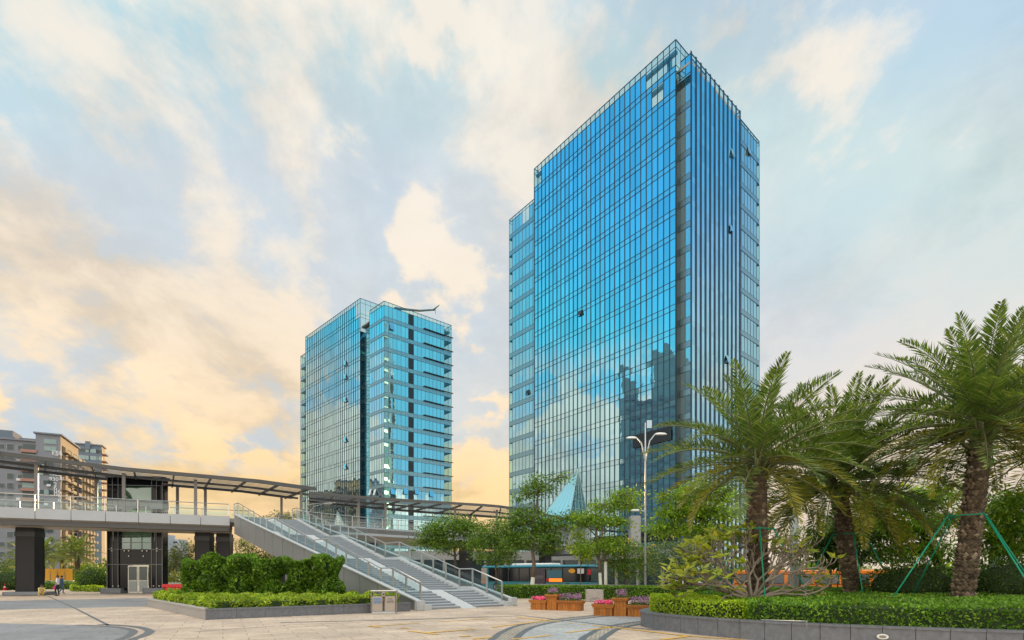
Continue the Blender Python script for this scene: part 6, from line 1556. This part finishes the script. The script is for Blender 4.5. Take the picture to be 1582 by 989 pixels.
# ------------------------------------------------------------------ lift shaft under the bridge
LIFT = thing('lift_shaft', V3(XY(205, 52), 0), 'black glass lift shaft with steel doors behind the near bridge', 'lift')
G_LIFT = glass_mat('green lift glass', (0.50, 0.72, 0.64), 0.75, fmin=0.15, fmax=0.8); M_LBLK = mat('black lift glass', (0.006, 0.007, 0.008), 0.10, spec=0.30)
lz = 0.12; lx, ly = Vector((math.cos(lz), math.sin(lz), 0)), Vector((-math.sin(lz), math.cos(lz), 0)); lo = V3(XY(163.5, 51.6), 0)
def lb(x0, x1, y0, y1, z0, z1, m, name, par=None, bev=0.0):
    q = MB(); q.box(lo+lx*((x0+x1)/2)+ly*((y0+y1)/2)+Vector((0, 0, (z0+z1)/2)), (x1-x0, y1-y0, z1-z0), axes=(lx, ly, BZ), bev=bev); return q.build(name, m, par or LIFT)
TOPZ = 11.0
for x0 in (0.15, 3.85):
    xa = x0 if x0 < 1 else x0+0.2; lb(xa, xa+0.95, 0.0, 1.1, 0.5, TOPZ, M_LBLK, 'column'); lb(x0+0.45, x0+0.55, -0.03, 0.0, 5.0, 7.0, M_GPOLE, 'column_joint')
    lb(x0-0.35, x0+1.45, -0.55, 1.3, 0.0, 0.5, M_GGRAN, 'plinth', bev=0.04)
lb(-0.1, 0.14, 0.3, 1.0, 0.5, 6.9, mat('pale blue lift panel', (0.28, 0.32, 0.38), 0.4), 'side_panel')
lb(1.1, 4.05, 0.25, 0.31, 4.2, 6.2, G_LIFT, 'glass_panel'); lb(1.1, 4.05, 1.0, 1.06, 2.7, TOPZ, G_LIFT, 'glass_panel'); lb(1.1, 4.05, 0.25, 0.31, 8.9, 10.3, G_LIFT, 'glass_panel')
lb(1.1, 4.05, 0.1, 1.0, 2.75, 4.2, M_LBLK, 'lintel'); lb(1.1, 4.05, 0.1, 1.0, 10.3, TOPZ, M_LBLK, 'lintel'); lb(0.1, 5.05, -0.05, 1.1, 8.1, 8.9, M_GPOLE, 'door_header'); lb(0.0, 5.15, -0.1, 1.2, TOPZ, TOPZ+0.2, M_DKSTEEL, 'roof')
lb(1.1, 1.85, 0.1, 1.0, 0.3, 2.75, M_LBLK, 'door_side'); lb(3.75, 4.05, 0.1, 1.0, 0.3, 2.75, M_LBLK, 'door_side')
for x0 in (1.92, 2.85):
    o = lb(x0, x0+0.86, 0.05, 0.10, 0.02, 2.66, M_STEEL, 'door'); lb(x0+0.08, x0+0.78, 0.02, 0.05, 1.25, 2.55, mat('door glass', (0.08, 0.11, 0.11), 0.1), 'upper_pane', o); lb(x0+0.08, x0+0.78, 0.02, 0.05, 0.15, 1.2, mat('frosted door glass', (0.33, 0.38, 0.38), 0.4), 'lower_pane', o)
M_LFR = mat('lift frame metal', (0.16, 0.17, 0.18), 0.4, 0.6)
for x in (0.14, 0.60, 1.09, 4.06, 4.50, 5.02): lb(x-0.03, x+0.03, -0.05, 0.0, 0.5, TOPZ, M_LFR, 'frame_bar')
for z in (2.75, 4.2, 6.2, 8.1, 8.9, 10.3): lb(0.15, 5.0, -0.035, 0.0, z-0.03, z+0.03, M_LFR, 'frame_bar')
for z in (4.86, 5.53): lb(1.1, 4.05, 0.20, 0.25, z-0.02, z+0.02, M_LFR, 'glazing_bar')
for x in (2.08, 3.06): lb(x-0.02, x+0.02, 0.20, 0.25, 4.2, 6.2, M_LFR, 'glazing_bar')
for x, z in ((0.5, 4.25), (0.5, 4.0), (1.6, 4.0), (2.0, 4.0), (3.2, 4.0), (3.6, 4.0), (4.5, 4.25), (4.5, 4.0), (2.0, 3.5), (3.3, 3.5), (0.6, 0.65), (1.1, 0.65), (4.2, 0.65), (4.7, 0.65)): lb(x, x+0.09, -0.06, 0.0, z, z+0.09, M_STEEL, 'glass_clamp')
# ------------------------------------------------------------------ small things on the plaza, left
c0 = XY(269, 47.0); BR = thing('plastic_barrier', V3(c0, 0), 'red plastic road barrier behind the left planter', 'barrier')
for k in range(7):
    q = MB(); q.tube([V3(c0+Vector((-0.95+k*0.3, 0)), 0.80), V3(c0+Vector((-0.95+k*0.3, 0.55)), 0.80)], 0.15, 10); q.build('roll', M_RED, BR)
q = MB(); q.box(V3(c0+Vector((0, 0.25)), 0.52), (1.85, 0.42, 0.4), bev=0.05); q.box(V3(c0+Vector((0, 0.25)), 0.16), (2.0, 0.5, 0.32), bev=0.05); q.build('body', M_RED, BR)
q = MB(); q.box(V3(c0+Vector((0.35, 0.9)), 0.84), (1.3, 0.2, 0.22), bev=0.05); q.box(V3(c0+Vector((0.35, 0.9)), 0.4), (1.2, 0.3, 0.7), bev=0.05); q.build('rear_panel', mat('dull red plastic', (0.24, 0.03, 0.03), 0.5), BR)
hd = thing('site_hoarding', V3(XY(85, 74), 0), 'bright yellow hoarding beyond the palms under the bridge', 'hoarding')
M_HOARD = mat('yellow hoarding', (0.72, 0.36, 0.02), 0.6)
for k in range(5):
    a, c = XY(56+k*11.2, 74.5), XY(67+k*11.2, 74.5); q = MB(); q.box(V3((a+c)/2, 1.85), ((c-a).length, 0.12, 1.6)); o = q.build('panel', M_HOARD, hd)
    q = MB(); q.box(V3(a, 1.0), (0.12, 0.12, 2.3)); q.build('post', M_HEAD, hd)
q = MB(); q.box(V3(XY(84, 74.4), 0.55), (5.0, 0.15, 0.9)); q.build('white_base', M_HEAD, hd)
p = gp(7.5, 912); cn = thing('traffic_cone', V3(p, 0), 'small red and white traffic cone at the left edge', 'traffic cone')
q = MB(); q.lathe(V3(p, 0.05), [(0.19, 0), (0.14, 0.25), (0.13, 0.28)], 14); q.lathe(V3(p, 0.46), [(0.085, 0), (0.05, 0.28), (0.03, 0.33)], 14); q.build('body', M_RED, cn)
q = MB(); q.lathe(V3(p, 0.33), [(0.13, 0), (0.086, 0.13)], 14); q.build('white_band', M_HEAD, cn); q = MB(); q.box(V3(p, 0.025), (0.48, 0.48, 0.05)); q.build('base', M_RED, cn)

# ------------------------------------------------------------------ people
M_SKIN = mat('skin', (0.42, 0.25, 0.17), 0.6); M_HAIR = mat('black hair', (0.012, 0.010, 0.009), 0.6)
M_SHIRTW = mat('white shirt', (0.66, 0.64, 0.70), 0.8); M_TROU = mat('navy trousers', (0.018, 0.022, 0.04), 0.8); M_SHOE = mat('dark shoes', (0.02, 0.018, 0.018), 0.5)
M_TEE = mat('yellow top', (0.62, 0.50, 0.20), 0.8); M_BLUT = mat('blue clothes', (0.06, 0.13, 0.26), 0.8); M_BAGP = mat('pink bag', (0.72, 0.03, 0.22), 0.6)
def figure(name, label, loc, rz, J, bones, radii, classify, mats, group=None):
    """one continuous skinned body over joints J; classify(point) gives the clothing"""
    root = thing(name, loc, label, 'person', group)
    names = list(J); me = bpy.data.meshes.new('body'); me.from_pydata([J[n] for n in names], [(names.index(a), names.index(b_)) for a, b_ in bones], [])
    o = bpy.data.objects.new('body', me); COL.objects.link(o)
    sk = o.modifiers.new('skin', 'SKIN'); sk.use_smooth_shade = True
    for i, n in enumerate(names):
        r = radii[n]; me.skin_vertices[0].data[i].radius = (r, r) if not isinstance(r, tuple) else r
        me.skin_vertices[0].data[i].use_root = (n == 'pelvis')
    ss = o.modifiers.new('sub', 'SUBSURF'); ss.levels = 2; ss.render_levels = 2
    bpy.context.view_layer.update(); m2 = bpy.data.meshes.new_from_object(o.evaluated_get(bpy.context.evaluated_depsgraph_get())); bpy.data.objects.remove(o)
    m2.materials.clear()
    for m_ in mats: m2.materials.append(m_)
    for p in m2.polygons: p.material_index = classify(p.center); p.use_smooth = True
    m2.transform(Matrix.Rotation(rz, 4, 'Z')); b_ = bpy.data.objects.new('body', m2); COL.objects.link(b_); b_.parent = root; OFF[b_.name] = Vector((0, 0, 0))
    return root, Matrix.Rotation(rz, 4, 'Z')
def head_bits(root, M, c, r=0.105, look=Vector((0, -1, 0))):
    """hair cap, nose and ears"""
    q = MB(); prof = [(math.cos(t)*1.04*r, math.sin(t)*1.12*r) for t in np.linspace(0.10, 1.5, 6)]; q.lathe((0, 0, 0), prof, 14)
    q.lathe((0, 0, 0), [(r*0.98, -0.045), (r*1.03, 0.02)], 14)
    q.v = [tuple(M @ (Vector(v)+Vector(c)-look*0.018)) for v in q.v]; q.build('hair', M_HAIR, root, local=True)
    q = MB(); pr = Vector((-look.y, look.x, 0)); q.tube([Vector(c)+look*r*0.9+Vector((0, 0, 0.005)), Vector(c)+look*r*1.18-Vector((0, 0, 0.02))], [0.012, 0.016], 6)
    for s in (-1, 1): q.tube([Vector(c)+pr*s*r*0.86, Vector(c)+pr*s*r*1.02], [0.028, 0.022], 6)
    q.v = [tuple(M @ Vector(v)) for v in q.v]; q.build('face', M_SKIN, root, local=True)
def stand(J=None):
    d = dict(pelvis=(0, 0, .93), waist=(0, 0, 1.08), chest=(0, 0, 1.30), neck=(0, -.005, 1.46), skull=(0, -.02, 1.57), crown=(0, -.01, 1.67),
             hipL=(.095, 0, .90), kneeL=(.10, -.03, .50), ankL=(.10, .02, .09), toeL=(.11, -.15, .04), hipR=(-.095, 0, .90), kneeR=(-.10, .0, .50), ankR=(-.10, .05, .09), toeR=(-.11, -.12, .04),
             shL=(.19, 0, 1.40), elL=(.25, .03, 1.14), wrL=(.24, -.06, .90), hdL=(.235, -.08, .80), shR=(-.19, 0, 1.40), elR=(-.25, .03, 1.14), wrR=(-.24, -.06, .90), hdR=(-.235, -.08, .80))
    d.update(J or {}); return d
BN = [('pelvis', 'waist'), ('waist', 'chest'), ('chest', 'neck'), ('neck', 'skull'), ('skull', 'crown'), ('pelvis', 'hipL'), ('hipL', 'kneeL'), ('kneeL', 'ankL'), ('ankL', 'toeL'), ('pelvis', 'hipR'), ('hipR', 'kneeR'), ('kneeR', 'ankR'), ('ankR', 'toeR'),
      ('chest', 'shL'), ('shL', 'elL'), ('elL', 'wrL'), ('wrL', 'hdL'), ('chest', 'shR'), ('shR', 'elR'), ('elR', 'wrR'), ('wrR', 'hdR')]
RD = dict(pelvis=(.14, .11), waist=(.14, .10), chest=(.155, .11), neck=.058, skull=.095, crown=.075, hipL=.095, kneeL=.062, ankL=.045, toeL=.04, hipR=.095, kneeR=.062, ankR=.045, toeR=.04,
          shL=.068, elL=.047, wrL=.034, hdL=.036, shR=.068, elR=.047, wrR=.034, hdR=.036)
p = gp(89, 921.2)
J = stand(dict(elR=(-.24, -.02, 1.14), wrR=(-.20, -.20, .98), hdR=(-.19, -.25, .90), kneeL=(.10, -.12, .50), ankL=(.10, .0, .09), toeL=(.11, -.17, .04)))
r, M = figure('person', 'standing person in white shirt and dark trousers holding a pink bag', V3(p, 0), R(-70), J, BN, RD,
              lambda c: 3 if c.z < .075 else (2 if c.z < .96 and abs(c.x) < .2 else (0 if (c.z > 1.45 or (abs(c.x) > .17 and c.z < 1.12)) else 1)), [M_SKIN, M_SHIRTW, M_TROU, M_SHOE])
head_bits(r, M, (0, -.02, 1.60))
bg = M @ Vector((-.19, -.27, .86)); q = MB(); q.box(V3(p, 0)+bg+Vector((0, 0, -.19)), (.24, .12, .24), rz=.3, bev=.03); q.tube([V3(p, 0)+bg+Vector((-.06, 0, -.07)), V3(p, 0)+bg+Vector((0, 0, .05)), V3(p, 0)+bg+Vector((.06, 0, -.07))], .01, 5)
tag(q.build('bag', M_BAGP, origin=V3(p, 0)+bg), 'small pink bag in the hand of the standing person', 'bag')
p = XY(95.5, 50); J = stand(dict(kneeL=(.10, -.16, .52), ankL=(.10, -.12, .09), toeL=(.11, -.30, .05), kneeR=(-.10, .02, .50), ankR=(-.10, .28, .12), toeR=(-.10, .16, .04)))
r, M = figure('person', 'person in blue clothes walking away beyond the standing one', V3(p, 0), R(150), J, BN, RD,
              lambda c: 3 if c.z < .08 else (2 if c.z < 1.42 else 0), [M_SKIN, M_SHIRTW, M_BLUT, M_SHOE]); head_bits(r, M, (0, -.02, 1.60))
# crouching figure by the pier
J = dict(pelvis=(0, .10, .26), waist=(0, .04, .40), chest=(0, -.10, .60), neck=(0, -.17, .72), skull=(0, -.22, .83), crown=(0, -.22, .92), hipL=(.10, .08, .25), kneeL=(.16, -.28, .46), ankL=(.13, -.02, .08), toeL=(.15, -.18, .04),
         hipR=(-.10, .08, .25), kneeR=(-.16, -.28, .46), ankR=(-.13, -.02, .08), toeR=(-.15, -.18, .04), shL=(.17, -.11, .66), elL=(.22, -.28, .46), wrL=(.14, -.44, .36), hdL=(.12, -.50, .30), shR=(-.17, -.11, .66), elR=(-.22, -.28, .46), wrR=(-.14, -.44, .36), hdR=(-.12, -.50, .30))
p = gp(63, 921.5)
r, M = figure('person', 'person in yellow top crouching beside the dark bridge pier', V3(p, 0), R(60), J, BN, RD,
              lambda c: 3 if c.z < .07 else (0 if c.z > .70 or c.y < -.36 else (1 if c.z > .36 and c.y > -.25 else 2)), [M_SKIN, M_TEE, M_TEE, M_SHOE]); head_bits(r, M, (0, -.22, .86))
